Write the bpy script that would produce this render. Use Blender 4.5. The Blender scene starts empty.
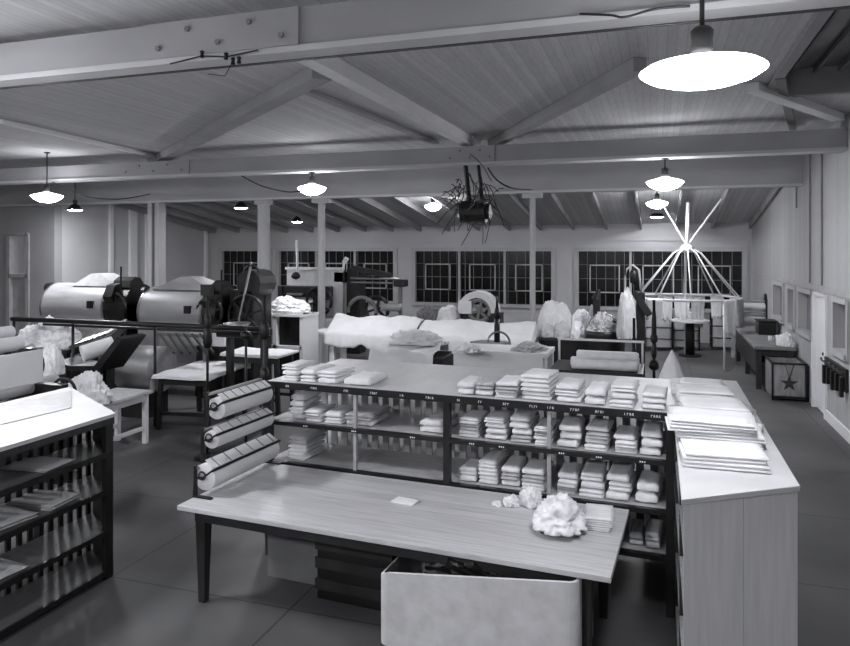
import bpy, bmesh, math, random
from math import sin, cos, pi, radians, sqrt, atan2
from mathutils import Vector, Matrix, noise
random.seed(7)
S = bpy.context.scene
C = S.collection

# ------------------------------------------------------------------ camera, world, exposure
F, H, HY = 700.0, 2.65, 250.0
TH = math.atan(232 / F)
cam_d = bpy.data.cameras.new('camera')
cam_d.sensor_fit = 'HORIZONTAL'; cam_d.sensor_width = 36
cam_d.lens = 36 * F / 850
cam_d.shift_y = -(323 - HY) / 850
cam_d.clip_start = 0.05; cam_d.clip_end = 200
cam = bpy.data.objects.new('camera', cam_d); C.objects.link(cam)
cam.location = (0, 0, H); cam.rotation_euler = (pi / 2, 0, TH)
S.camera = cam
w = bpy.data.worlds.new('night'); S.world = w; w.use_nodes = True
w.node_tree.nodes['Background'].inputs[0].default_value = (.5, .52, .6, 1)
w.node_tree.nodes['Background'].inputs[1].default_value = 0.012
vs = S.view_settings
vs.view_transform = 'Standard'; vs.look = 'None'; vs.gamma = 1; vs.exposure = 1.85; vs.use_curve_mapping = False
LAMP = 42.0          # strength of the big glowing lamps
LAMP_SMALL = 45.0
TINT = (0.955, 0.96, 1.0)

def ray(px, py):
    u = (px - 425) / F; v = (HY - py) / F
    return Vector((-sin(TH) + u * cos(TH), cos(TH) + u * sin(TH), v))
def atz(px, py, z): r = ray(px, py); return r * ((z - H) / r.z) + Vector((0, 0, H))
def aty(px, py, Y): r = ray(px, py); return r * (Y / r.y) + Vector((0, 0, H))
def atx(px, py, X): r = ray(px, py); return r * (X / r.x) + Vector((0, 0, H))

# ------------------------------------------------------------------ materials
MATS = {}
def mat(name, v, rough=.7, scale=3.0, amt=.12, metal=0.0, stretch=(1, 1, 1), bump=0.0, spec=.4, detail=6):
    m = bpy.data.materials.new(name); m.use_nodes = True
    nt = m.node_tree; b = nt.nodes['Principled BSDF']
    tc = nt.nodes.new('ShaderNodeTexCoord'); mp = nt.nodes.new('ShaderNodeMapping')
    mp.inputs['Scale'].default_value = stretch
    n = nt.nodes.new('ShaderNodeTexNoise'); n.inputs['Scale'].default_value = scale; n.inputs['Detail'].default_value = detail
    r = nt.nodes.new('ShaderNodeValToRGB')
    a, c = v * (1 - amt), min(1, v * (1 + amt))
    r.color_ramp.elements[0].position = .3; r.color_ramp.elements[1].position = .7
    r.color_ramp.elements[0].color = (a, a, a * 1.02, 1); r.color_ramp.elements[1].color = (c, c, c * 1.02, 1)
    nt.links.new(tc.outputs['Object'], mp.inputs[0]); nt.links.new(mp.outputs[0], n.inputs[0])
    nt.links.new(n.outputs[0], r.inputs[0]); nt.links.new(r.outputs[0], b.inputs['Base Color'])
    b.inputs['Roughness'].default_value = rough; b.inputs['Metallic'].default_value = metal
    b.inputs['Specular IOR Level'].default_value = spec
    if bump:
        bp = nt.nodes.new('ShaderNodeBump'); bp.inputs['Strength'].default_value = bump; bp.inputs['Distance'].default_value = .02
        nt.links.new(n.outputs[0], bp.inputs['Height']); nt.links.new(bp.outputs[0], b.inputs['Normal'])
    MATS[name] = m
    return m
def boards(name, v, rough, axis, width, line=.45, amt=.08, gloss_spec=.4, lw=.05, grain=(1, 12, 1)):
    """planks of a given width, counted along `axis`, with a dark joint between neighbours"""
    m = mat(name, v, rough, 6, amt, stretch=grain, spec=gloss_spec)
    nt = m.node_tree; b = nt.nodes['Principled BSDF']; ramp = [n for n in nt.nodes if n.type == 'VALTORGB'][0]
    tc = [n for n in nt.nodes if n.type == 'TEX_COORD'][0]
    sp = nt.nodes.new('ShaderNodeSeparateXYZ'); nt.links.new(tc.outputs['Object'], sp.inputs[0])
    def mth(op, a, b_=None):
        q = nt.nodes.new('ShaderNodeMath'); q.operation = op
        for i, x in enumerate((a, b_)):
            if x is None: continue
            if isinstance(x, (int, float)): q.inputs[i].default_value = x
            else: nt.links.new(x, q.inputs[i])
        return q.outputs[0]
    q = mth('DIVIDE', sp.outputs[axis], width)
    fr = mth('FRACT', q); fl = mth('FLOOR', q)
    wn = nt.nodes.new('ShaderNodeTexWhiteNoise'); wn.noise_dimensions = '1D'; nt.links.new(fl, wn.inputs['W'])
    var = mth('MULTIPLY_ADD', wn.outputs[0], .16); nt.nodes[-1].inputs[2].default_value = .92
    ln = mth('LESS_THAN', fr, lw)
    k = mth('MULTIPLY', ln, 1 - line); k2 = mth('SUBTRACT', 1.0, k); k3 = mth('MULTIPLY', k2, var)
    mx = nt.nodes.new('ShaderNodeVectorMath'); mx.operation = 'SCALE'
    nt.links.new(ramp.outputs[0], mx.inputs[0]); nt.links.new(k3, mx.inputs['Scale'])
    nt.links.new(mx.outputs[0], b.inputs['Base Color'])
    return m
def emit(name, s):
    m = bpy.data.materials.new(name); m.use_nodes = True; nt = m.node_tree
    b = nt.nodes['Principled BSDF']; b.inputs['Base Color'].default_value = (.8, .8, .8, 1)
    b.inputs['Emission Color'].default_value = (*TINT, 1); b.inputs['Emission Strength'].default_value = s
    MATS[name] = m; return m

mat('ceil_plain', .62, .9, 2, .05)
boards('ceiling_boards', .54, .85, 0, .085, line=.85, lw=.12, grain=(8, 1, 1))
boards('lean_boards', .5, .85, 0, .14, line=.7, lw=.08, grain=(8, 1, 1))
mat('wall_paint', .48, .85, 1.2, .06)
boards('wall_boards_y', .38, .85, 1, .14, line=.8, lw=.06)
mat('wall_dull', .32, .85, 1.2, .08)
mat('strip_paint', .5, .7, 2, .06)
mat('beam_paint', .33, .8, 2, .1, stretch=(.4, 1, 1))
mat('column_paint', .42, .6, 2, .08)
mat('trim_paint', .74, .7, 2, .05)
mat('linen', .84, .9, 9, .07, bump=.15, spec=.1)
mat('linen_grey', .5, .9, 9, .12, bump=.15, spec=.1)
mat('sheet', .72, .9, 2.5, .05, bump=.1, spec=.1)
boards('table_wood', .56, .36, 1, .105, line=.72, amt=.16, gloss_spec=.5, lw=.035, grain=(.6, 14, 1))
mat('counter_top', .6, .5, 3, .06, stretch=(4, .5, 1))
mat('counter_side', .66, .65, 5, .07, stretch=(6, 6, .5))
mat('case_top', .58, .55, 3, .05)
mat('shelf_wood', .44, .6, 4, .14, stretch=(.8, 8, 1))
mat('slat_wood', .4, .65, 4, .15, stretch=(8, 8, .6))
mat('case_shelf', .13, .5, 4, .2, stretch=(8, .8, 1))
mat('bin_boards', .24, .7, 4, .25, stretch=(4, 4, 1))
mat('dark_wood', .028, .45, 5, .3, stretch=(1, 8, 1))
mat('dark_paint', .012, .4, 5, .3)
mat('iron', .02, .45, 6, .4, metal=.3)
mat('steel', .3, .35, 5, .25, metal=.8)
mat('drum_metal', .36, .42, 3, .2, metal=.3, stretch=(.5, 2, 2))
mat('canvas', .5, .85, 14, .12, bump=.2, spec=.1)
mat('canvas_pale', .6, .85, 10, .1, bump=.2, spec=.1)
mat('grey_paint', .2, .6, 4, .15)
mat('mid_paint', .36, .6, 4, .12)
mat('glass_dark', .008, .12, 2, .2, spec=.5)
mat('glass_grey', .16, .3, 2, .3, spec=.4)
mat('white_mark', .85, .6, 4, .05)
mat('muntin', .16, .6, 4, .1)
mat('vent_frame', .4, .6, 4, .1)
emit('glow', LAMP); emit('glow_small', LAMP_SMALL); emit('glow_wall', LAMP_SMALL * 2.2); emit('glow_top', LAMP * .1); emit('glow_near', LAMP * .36); emit('glow_strong', LAMP * 1.7)
# floor: worn concrete with joints
def floor_mat():
    m = mat('concrete', .098, .5, .7, .4, spec=.4, detail=9)
    nt = m.node_tree; b = nt.nodes['Principled BSDF']; ramp = [n for n in nt.nodes if n.type == 'VALTORGB'][0]
    tc = [n for n in nt.nodes if n.type == 'TEX_COORD'][0]
    br = nt.nodes.new('ShaderNodeTexBrick'); br.offset = 0; br.inputs['Scale'].default_value = 1
    br.inputs['Brick Width'].default_value = 1.63; br.inputs['Row Height'].default_value = 1.63
    br.inputs['Mortar Size'].default_value = .008; br.inputs['Mortar Smooth'].default_value = .3
    br.inputs['Color1'].default_value = (1, 1, 1, 1); br.inputs['Color2'].default_value = (.93, .93, .93, 1); br.inputs['Mortar'].default_value = (.3, .3, .3, 1)
    mp = nt.nodes.new('ShaderNodeMapping'); mp.inputs['Location'].default_value = (.94, .3, 0)
    nt.links.new(tc.outputs['Object'], mp.inputs[0]); nt.links.new(mp.outputs[0], br.inputs['Vector'])
    mx = nt.nodes.new('ShaderNodeMix'); mx.data_type = 'RGBA'; mx.blend_type = 'MULTIPLY'; mx.inputs[0].default_value = 1
    nt.links.new(ramp.outputs[0], mx.inputs[6]); nt.links.new(br.outputs[0], mx.inputs[7]); nt.links.new(mx.outputs[2], b.inputs['Base Color'])
floor_mat()

# ------------------------------------------------------------------ mesh helpers
class B:
    def __init__(s): s.bm = bmesh.new()
    def poly(s, vs, faces):
        v = [s.bm.verts.new(p) for p in vs]
        for f in faces:
            try: s.bm.faces.new([v[i] for i in f])
            except ValueError: pass
        return s
    def box(s, x0, x1, y0, y1, z0, z1):
        x0, x1 = sorted((x0, x1)); y0, y1 = sorted((y0, y1)); z0, z1 = sorted((z0, z1))
        return s.poly([(x, y, z) for z in (z0, z1) for y in (y0, y1) for x in (x0, x1)],
                      [(0, 2, 3, 1), (4, 5, 7, 6), (0, 1, 5, 4), (1, 3, 7, 5), (3, 2, 6, 7), (2, 0, 4, 6)])
    def prism(s, pts, z0, z1):
        n = len(pts); v = [(p[0], p[1], z0) for p in pts] + [(p[0], p[1], z1) for p in pts]
        return s.poly(v, [tuple(range(n))[::-1], tuple(range(n, 2 * n))] + [(i, (i + 1) % n, n + (i + 1) % n, n + i) for i in range(n)])
    def bar(s, a, b, w, h, up=(0, 0, 1)):
        """square bar from a to b, w across, h along up"""
        a, b = Vector(a), Vector(b); d = (b - a).normalized(); u = Vector(up)
        side = d.cross(u)
        if side.length < 1e-3: side = d.cross(Vector((0, 1, 0)))
        side.normalize(); u = side.cross(d).normalized()
        v = []
        for p in (a, b):
            for i, j in ((-1, -1), (1, -1), (1, 1), (-1, 1)): v.append(p + side * (w / 2 * i) + u * (h / 2 * j))
        return s.poly(v, [(3, 2, 1, 0), (4, 5, 6, 7)] + [(i, (i + 1) % 4, 4 + (i + 1) % 4, 4 + i) for i in range(4)])
    def cyl(s, a, b, r, n=14, r2=None, cap=True):
        a, b = Vector(a), Vector(b); d = (b - a).normalized(); r2 = r if r2 is None else r2
        t = Vector((0, 0, 1)) if abs(d.z) < .9 else Vector((1, 0, 0))
        e = d.cross(t).normalized(); f = d.cross(e).normalized()
        v = [a + (e * cos(2 * pi * i / n) + f * sin(2 * pi * i / n)) * r for i in range(n)] + \
            [b + (e * cos(2 * pi * i / n) + f * sin(2 * pi * i / n)) * r2 for i in range(n)]
        fs = [(i, n + i, n + (i + 1) % n, (i + 1) % n) for i in range(n)]
        if cap: fs += [tuple(range(n)), tuple(range(n, 2 * n))[::-1]]
        return s.poly(v, fs)
    def tube(s, pts, r, n=8):
        pts = [Vector(p) for p in pts]; rings = []
        for k, p in enumerate(pts):
            d = (pts[min(k + 1, len(pts) - 1)] - pts[max(k - 1, 0)]).normalized()
            t = Vector((0, 0, 1)) if abs(d.z) < .9 else Vector((1, 0, 0))
            e = d.cross(t).normalized(); f = d.cross(e).normalized()
            rings.append([s.bm.verts.new(p + (e * cos(2 * pi * i / n) + f * sin(2 * pi * i / n)) * r) for i in range(n)])
        for q in range(len(rings) - 1):
            for i in range(n):
                s.bm.faces.new((rings[q][i], rings[q + 1][i], rings[q + 1][(i + 1) % n], rings[q][(i + 1) % n]))
        s.bm.faces.new(rings[0]); s.bm.faces.new(rings[-1][::-1])
        return s
    def lathe(s, prof, c, n=28, axis='z'):
        rings = []
        for r, z in prof:
            ring = []
            for i in range(n):
                a = 2 * pi * i / n
                if axis == 'z': p = (c[0] + r * cos(a), c[1] + r * sin(a), c[2] + z)
                elif axis == 'x': p = (c[0] + z, c[1] + r * cos(a), c[2] + r * sin(a))
                else: p = (c[0] + r * cos(a), c[1] + z, c[2] + r * sin(a))
                ring.append(s.bm.verts.new(p))
            rings.append(ring)
        for q in range(len(rings) - 1):
            for i in range(n): s.bm.faces.new((rings[q][i], rings[q][(i + 1) % n], rings[q + 1][(i + 1) % n], rings[q + 1][i]))
        if prof[0][0] > 1e-4: s.bm.faces.new(rings[0][::-1])
        if prof[-1][0] > 1e-4: s.bm.faces.new(rings[-1])
        return s
    def torus(s, c, R, r, axis='x', n=28, m=8, a0=0, a1=2 * pi):
        full = abs(a1 - a0 - 2 * pi) < 1e-4
        pts = []
        for i in range(n + 1):
            a = a0 + (a1 - a0) * i / n
            o = {'x': (0, R * cos(a), R * sin(a)), 'y': (R * cos(a), 0, R * sin(a)), 'z': (R * cos(a), R * sin(a), 0)}[axis]
            pts.append((c[0] + o[0], c[1] + o[1], c[2] + o[2]))
        return s.tube(pts, r, m)
    def wheel(s, c, R, r, axis='x', spokes=5, hub=.04):
        s.torus(c, R, r, axis); c = Vector(c)
        ax = {'x': Vector((1, 0, 0)), 'y': Vector((0, 1, 0)), 'z': Vector((0, 0, 1))}[axis]
        s.cyl(c - ax * r * 1.5, c + ax * r * 1.5, hub)
        for k in range(spokes):
            a = 2 * pi * k / spokes + .3
            o = {'x': (0, cos(a), sin(a)), 'y': (cos(a), 0, sin(a)), 'z': (cos(a), sin(a), 0)}[axis]
            s.bar(c, c + Vector(o) * R, r * 1.2, r * 1.2, ax)
        return s

def root_loc(p):
    v = Vector((0, 0, 0))
    while p is not None: v += p.location; p = p.parent
    return v
def obj(name, b, m, parent=None, smooth=False, bevel=0, origin=None):
    me = bpy.data.meshes.new(name)
    bmesh.ops.recalc_face_normals(b.bm, faces=b.bm.faces[:])
    if parent is not None: off = root_loc(parent)
    elif origin is not None: off = Vector(origin)
    else: off = Vector((0, 0, 0))
    bmesh.ops.translate(b.bm, verts=b.bm.verts[:], vec=-off)
    b.bm.to_mesh(me); b.bm.free()
    if smooth: me.polygons.foreach_set('use_smooth', [True] * len(me.polygons))
    me.materials.append(MATS[m] if isinstance(m, str) else m)
    o = bpy.data.objects.new(name, me); C.objects.link(o)
    if parent is not None: o.parent = parent
    else: o.location = off
    if bevel:
        md = o.modifiers.new('bevel', 'BEVEL'); md.width = bevel; md.segments = 2; md.limit_method = 'ANGLE'
    return o
def autosmooth(o):
    md = o.modifiers.new('edges', 'EDGE_SPLIT'); md.split_angle = radians(40); return o
def thing(name, label, cat, loc=(0, 0, 0), group=None):
    o = bpy.data.objects.new(name, None); C.objects.link(o); o.location = loc; o.empty_display_size = .1
    o['label'] = label; o['category'] = cat
    if group: o['group'] = group
    return o
def tag(o, label, cat, group=None, kind=None):
    o['label'] = label; o['category'] = cat
    if group: o['group'] = group
    if kind: o['kind'] = kind
    return o
def struct(name, b, m, parent=None, **k):
    o = obj(name, b, m, parent, **k)
    if parent is None: o['kind'] = 'structure'
    return o
def struct_root(name, loc=(0, 0, 0)):
    o = bpy.data.objects.new(name, None); C.objects.link(o); o.location = loc; o['kind'] = 'structure'; return o
def ordinal(i): return ['first', 'second', 'third', 'fourth', 'fifth', 'sixth', 'seventh', 'eighth', 'ninth', 'tenth'][i]

# cloth makers ------------------------------------------------------
def heap(c, rx, ry, h, seed=0, rough=.25, sub=5, sx=1.0):
    """a crumpled heap of cloth with a flat base"""
    b = B(); bmesh.ops.create_icosphere(b.bm, subdivisions=sub, radius=1)
    o = Vector((seed * 3.1, seed * 1.7, seed * .9))
    for v in b.bm.verts:
        p = v.co.copy()
        n = noise.noise(p * 1.5 * sx + o) * .55 + (.22 - abs(noise.noise(p * 2.6 * sx + o))) * .75 + (.2 - abs(noise.noise(p * 5 * sx + o))) * .55 + (.2 - abs(noise.noise(p * 10 * sx + o))) * .25
        r = 1 + n * rough * 2
        q = p * r
        z = max(q.z, -.12) + .12
        v.co = Vector((c[0] + q.x * rx, c[1] + q.y * ry, c[2] + z * h / 1.12))
    return b
def drape(x0, x1, y0, y1, z, drops, seed=0, nx=40, ny=24, hem=.3, bumpy=.012, rise=0):
    """a sheet over a table top; drops = hang on (x0, x1, y0, y1) sides, wavy folds and hem"""
    b = B(); rnd = random.Random(seed); o = Vector((seed * 2.3, seed, 0))
    def axis(a, c, n, d0, d1):
        k = 7; r = []
        if d0 > 0: r += [(a, -d0 * (k - i) / k) for i in range(k)]
        r += [(a + (c - a) * i / n, 0) for i in range(n + 1)]
        if d1 > 0: r += [(c, d1 * (i + 1) / k) for i in range(k)]
        return r
    ax, ay = axis(x0, x1, nx, drops[0], drops[1]), axis(y0, y1, ny, drops[2], drops[3])
    g = []
    for X, dx in ax:
        row = []
        for Y, dy in ay:
            hx = 1 + hem * noise.noise(Vector((Y * 1.6, 0, seed))) * 1.5; hy = 1 + hem * (noise.noise(Vector((X * 1.6, 5, seed))) * 1.3 + .6 * noise.noise(Vector((X * 5, 9, seed))))
            dd = max(abs(dx) * hx, abs(dy) * hy)
            wx = .03 * sin(Y * 17 + 2 * sin(Y * 3)) * min(1, abs(dx) * 6); wy = .03 * sin(X * 17 + 2 * sin(X * 3 + seed)) * min(1, abs(dy) * 6)
            px = X + (-1 if dx < 0 else 1) * (.012 + abs(wx) if dx else 0); py = Y + (-1 if dy < 0 else 1) * (.012 + abs(wy) if dy else 0)
            pz = z - dd + (bumpy * (abs(noise.noise(Vector((X * 2.2, Y * 2.2, 0)) + o)) * 2 + .7 * abs(noise.noise(Vector((X * 6, Y * 9, 3)) + o))) if dd == 0 else 0)
            u_ = min(1, max(0, (Y - y0) / (y1 - y0))); pz += rise * u_ * u_ * (3 - 2 * u_) * (.85 + .3 * noise.noise(Vector((X * 1.5, 3, seed))))
            row.append(b.bm.verts.new((px, py, pz)))
        g.append(row)
    for i in range(len(g) - 1):
        for j in range(len(g[0]) - 1): b.bm.faces.new((g[i][j], g[i + 1][j], g[i + 1][j + 1], g[i][j + 1]))
    return b
def thicken(o, t=.006):
    md = o.modifiers.new('thickness', 'SOLIDIFY'); md.thickness = t; md.offset = 1; return o
def folded_mesh(seed, w=.22, d=.4, h=.035, layers=2):
    """one folded cloth: soft layers, rounded fold to the front, little sags"""
    b = B(); rnd = random.Random(seed)
    for L in range(layers):
        hh = h / layers; z0 = L * hh
        ww = w * (1 - .05 * rnd.random()); dd = d * (1 - .05 * rnd.random()); ox = (rnd.random() - .5) * .012; oy = rnd.random() * .012
        nx, ny = 8, 8; top, bot = [], []
        def pt(i, j, t):
            u, v = i / nx * 2 - 1, j / ny * 2 - 1
            ex = 1 - abs(u) ** 8; ey = 1 - abs(v) ** 8
            e = min(ex, ey) ** .5 if min(ex, ey) > 0 else 0
            n = noise.noise(Vector((u * 2 + seed * 3, v * 2, L + t))) * hh * .2
            z = z0 + hh / 2 + (hh / 2 * (.5 + .5 * e) + n * e) * t * .98
            return (ox + u * ww / 2 * (1 - .03 * (1 - e)), oy + v * dd / 2, z)
        T = [[b.bm.verts.new(pt(i, j, 1)) for j in range(ny + 1)] for i in range(nx + 1)]
        Bo = [[b.bm.verts.new(pt(i, j, -1)) for j in range(ny + 1)] for i in range(nx + 1)]
        for i in range(nx):
            for j in range(ny):
                b.bm.faces.new((T[i][j], T[i + 1][j], T[i + 1][j + 1], T[i][j + 1]))
                b.bm.faces.new((Bo[i][j], Bo[i][j + 1], Bo[i + 1][j + 1], Bo[i + 1][j]))
        for i in range(nx):
            for j in (0, ny): b.bm.faces.new((T[i][j], T[i + 1][j], Bo[i + 1][j], Bo[i][j]))
        for j in range(ny):
            for i in (0, nx): b.bm.faces.new((T[i][j], T[i][j + 1], Bo[i][j + 1], Bo[i][j]))
    bmesh.ops.recalc_face_normals(b.bm, faces=b.bm.faces[:])
    me = bpy.data.meshes.new('folded_cloth'); b.bm.to_mesh(me); b.bm.free()
    me.polygons.foreach_set('use_smooth', [True] * len(me.polygons))
    return me
FOLD = []
for k in range(6):
    me = folded_mesh(k + 1, layers=2 if k < 4 else 1); me.materials.append(MATS['linen' if k != 3 else 'linen_grey']); FOLD.append(me)
first_fold = None
def folded(x, y, z, w, d, h, label, group, rz=0, k=None, cat='folded cloth'):
    global first_fold
    k = random.choice((0, 1, 2, 4, 4, 5, 5, 3)) if k is None else k
    if first_fold is None:
        o = bpy.data.objects.new('folded_cloth', FOLD[k]); first_fold = o
    else:
        o = first_fold.copy(); o.data = FOLD[k]
    C.objects.link(o)
    o.location = (x, y, z); o.rotation_euler = (0, 0, rz); o.scale = (w / .22, d / .4, h / .035)
    return tag(o, label, cat, group)
def level_word(i, n):
    if n == 1: return 'alone'
    if i == 0: return 'bottom'
    if i == n - 1: return 'top'
    if n == 3: return 'middle'
    return ordinal(i) + ' up'
def stack(x, y, z, w, d, H_, n, where, group, rz=0):
    n = max(1, round(n * .85)); h = H_ / n
    for i in range(n):
        lw = level_word(i, n)
        lab = ('single folded cloth, ' if n == 1 else 'folded cloth, %s of %d in ' % (lw, n)) + where
        folded(x + random.uniform(-.008, .008), y + random.uniform(-.015, .015), z + i * h + .001, w * random.uniform(.93, 1.0), d * random.uniform(.9, 1), h * .985, lab, group, rz + random.uniform(-.05, .05))

# ================================================================== THE ROOM
XW, YF, XL = 2.52, 21.44, -15.24
ZC = 4.55
Y1, Y2, YH = 4.55, 11.1, 14.3
struct('floor', B().box(-20.2, XW + .3, -6, YF + .3, -.15, 0), 'concrete')
# flat boarded ceiling of the hall, boards run away from the camera; hole for the roof light
sk = [atz(778, 76, ZC), atz(850, 6, ZC), atz(862, 88, ZC), atz(792, 129, ZC)]
skx0, skx1 = 1.25, 2.30; sky0, sky1 = 5.2, 9.4
cb = B()
cb.box(-20.2, skx0, -6, YH + .2, ZC, ZC + .08); cb.box(skx1, XW + .3, -6, YH + .2, ZC, ZC + .08)
cb.box(skx0, skx1, -6, sky0, ZC, ZC + .08); cb.box(skx0, skx1, sky1, YH + .2, ZC, ZC + .08)
struct('ceiling', cb, 'ceiling_boards')
# lean-to roof over the far bay, with rafters
zf = 3.42; sl = .144
zl = lambda y: zf + sl * (YF - y)
lb = B().poly([(-20.2, YH, zl(YH)), (XW + .3, YH, zl(YH)), (XW + .3, YF + .3, zl(YF + .3)), (-20.2, YF + .3, zl(YF + .3)),
               (-20.2, YH, zl(YH) + .08), (XW + .3, YH, zl(YH) + .08), (XW + .3, YF + .3, zl(YF + .3) + .08), (-20.2, YF + .3, zl(YF + .3) + .08)],
              [(0, 1, 2, 3), (7, 6, 5, 4), (0, 4, 5, 1), (1, 5, 6, 2), (2, 6, 7, 3), (3, 7, 4, 0)])
struct('ceiling', lb, 'lean_boards')
# the wall piece closing the step between the two ceilings
struct('trim_1', B().box(-20.2, XW + .3, YH + .05, YH + .15, zl(YH) - .02, ZC + .1), 'beam_paint')
for i in range(19):
    x = -15.0 + i * .97
    if x > XW: break
    o = obj('rafter', B().bar((x, YH + .2, zl(YH + .2) - .09), (x, YF - .02, zl(YF) - .09), .055, .17), 'beam_paint', origin=(x, YH + .2, 0))
    o.location = (x, YH + .2, 0)
    tag(o, 'painted sloping roof rafter above the far windows', 'rafter', 'rafters of the far bay')
# walls
far = B()
wins = [(222, 270), (279, 394), (415, 552), (578, 743)]
xs = [(aty(a, 250, YF).x, aty(c, 250, YF).x) for a, c in wins]
WZ0, WZ1 = .95, 2.63
e = XL - 4
far.box(XL - .1, XW + .3, YF, YF + .25, 0, WZ0); far.box(XL - .1, XW + .3, YF, YF + .25, WZ1, zl(YF) + .1)
prev = XL - .1
for a, c in xs: far.box(prev, a, YF, YF + .25, WZ0, WZ1); prev = c
far.box(prev, XW + .3, YF, YF + .25, WZ0, WZ1)
struct('wall_far', far, 'wall_paint')
struct('trim_2', B().box(XL, XW, YF - .05, YF, 2.92, 3.0), 'wall_paint')
# far windows: steel sashes with opening vents
for k, (a, c) in enumerate(xs):
    r = struct_root('window_%d' % (k + 1), ((a + c) / 2, YF, WZ0))
    fr = B()
    fr.box(a - .12, a + .02, YF - .04, YF + .1, WZ0 - .08, WZ1 + .1); fr.box(c - .02, c + .12, YF - .04, YF + .1, WZ0 - .08, WZ1 + .1)
    fr.box(a, c, YF - .04, YF + .1, WZ1 - .02, WZ1 + .1); fr.box(a, c, YF - .1, YF + .1, WZ0 - .08, WZ0 + .02)
    obj('window_frame', fr, 'column_paint', r)
    n = max(5, round((c - a) / .27)); m = B()
    for i in range(1, n): x = a + (c - a) * i / n; m.box(x - .009, x + .009, YF + .09, YF + .12, WZ0, WZ1)
    for j in range(1, 4): z = WZ0 + (WZ1 - WZ0) * j / 4; m.box(a, c, YF + .09, YF + .12, z - .009, z + .009)
    obj('muntins', m, 'muntin', r)
    nb = {0: 1, 1: 3, 2: 3, 3: 3}[k]
    for i in range(1, nb):
        x = a + (c - a) * i / nb; obj('mullion', B().box(x - .035, x + .035, YF + .03, YF + .14, WZ0, WZ1), 'vent_frame', r)
    for i in range(nb):
        p = a + (c - a) * (i + .22) / nb; q = a + (c - a) * (i + .8) / nb; z0, z1 = WZ0 + .42, WZ0 + 1.26
        v = B()
        for bx in ((p, p + .035, z0, z1), (q - .035, q, z0, z1), (p, q, z0, z0 + .035), (p, q, z1 - .035, z1)): v.box(bx[0], bx[1], YF + .05, YF + .09, bx[2], bx[3])
        obj('vent_frame', v, 'vent_frame', r)
    obj('pane', B().box(a, c, YF + .13, YF + .14, WZ0, WZ1), 'glass_dark', r)
# right wall with its small windows and the door
def wx(px): return atx(px, 300, XW).y
op = [(848.5, 834), (812.7, 799), (795.5, 788.5), (784, 774)]
RZ0, RZ1 = 1.17, 1.9
ops = [(wx(a), wx(c)) for a, c in op]
dy0, dy1 = wx(826.5), wx(813.5)
rw = B(); prev = -6
rw.box(XW, XW + .25, -6, YF + .25, RZ1, 5.3)
cuts = sorted([(p, q, RZ0) for p, q in ops] + [(dy0, dy1, 0)])
for p, q, z0 in cuts:
    rw.box(XW, XW + .25, prev, p, 0, RZ1)
    if z0: rw.box(XW, XW + .25, p, q, 0, z0)
    prev = q
rw.box(XW, XW + .25, prev, YF + .25, 0, RZ1)
struct('wall_right', rw, 'wall_boards_y')
for k, (p, q) in enumerate(ops):
    r = struct_root('window_%d' % (k + 5), (XW, (p + q) / 2, RZ0)); fr = B()
    for y in (p, q): fr.box(XW - .03, XW + .2, y - .06, y + .04, RZ0 - .06, RZ1 + .06)
    fr.box(XW - .04, XW + .2, p, q, RZ1 - .02, RZ1 + .06); fr.box(XW - .06, XW + .2, p, q, RZ0 - .06, RZ0 + .02)
    obj('window_frame', fr, 'column_paint', r)
    obj('pane', B().box(XW + .12, XW + .13, p, q, RZ0, RZ1), 'glass_grey', r)
    obj('muntins', B().box(XW + .09, XW + .13, (p + q) / 2 - .02, (p + q) / 2 + .02, RZ0, RZ1), 'muntin', r)
r = struct_root('door_1', (XW, (dy0 + dy1) / 2, 0))
obj('door_panel', B().box(XW + .03, XW + .08, dy0 + .02, dy1 - .02, .01, RZ1), 'trim_paint', r)
fb = B()
for y in (dy0, dy1): fb.box(XW - .03, XW + .1, y - .05, y + .05, 0, RZ1 + .05)
fb.box(XW - .03, XW + .1, dy0, dy1, RZ1, RZ1 + .05)
obj('door_frame', fb, 'trim_paint', r)
obj('door_handle', B().cyl((XW + .03, dy0 + .15, 1.0), (XW - .03, dy0 + .15, 1.0), .025), 'iron', r, smooth=True)
struct('trim_3', B().box(XW - .03, XW, -6, YF, 1.99, 2.06), 'wall_boards_y')
# left wall, with the jog and its door
struct('wall_left', B().box(XL - .25, XL, 14.85, YF + .25, 0, 5.3), 'wall_paint')
jog = B(); jd0, jd1 = aty(28, 300, 14.6).x, aty(9, 300, 14.6).x
jog.box(jd0, XL, 14.6, 14.85, 0, 5.3) if jd0 < XL else None
jog.box(-20.2, jd1, 14.6, 14.85, 0, 5.3); jog.box(jd1, jd0, 14.6, 14.85, 3.08, 5.3)
struct('wall_left_return', jog, 'wall_dull')
r = struct_root('door_2', ((jd0 + jd1) / 2, 14.6, 0))
obj('door_panel', B().box(jd1 + .03, jd0 - .03, 14.66, 14.72, .01, 1.95), 'mid_paint', r)
obj('pane', B().box(jd1 + .03, jd0 - .03, 14.68, 14.7, 1.95, 3.04), 'counter_top', r)
fb = B()
for x in (jd0, jd1): fb.box(x - .06, x + .06, 14.56, 14.75, 0, 3.1)
fb.box(jd1, jd0, 14.56, 14.75, 1.9, 2.0); fb.box(jd1, jd0, 14.56, 14.75, 3.04, 3.12)
obj('door_frame', fb, 'mid_paint', r)
struct('wall_left_near', B().box(-20.2, -19.95, -6, 14.6, 0, 5.3), 'wall_dull')
struct('wall_back', B().box(-20.2, XW + .3, -6.2, -6, 0, 5.3), 'wall_paint')
for i, (px, w_) in enumerate(((110, .12), (132, .3), (146, .12), (205, .12))):
    p = atx(px, 300, XL); struct('trim_%d' % (4 + i), B().box(XL, XL + .08, p.y - w_ / 2, p.y + w_ / 2, 0, zl(p.y) - .02), 'trim_paint')
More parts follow.
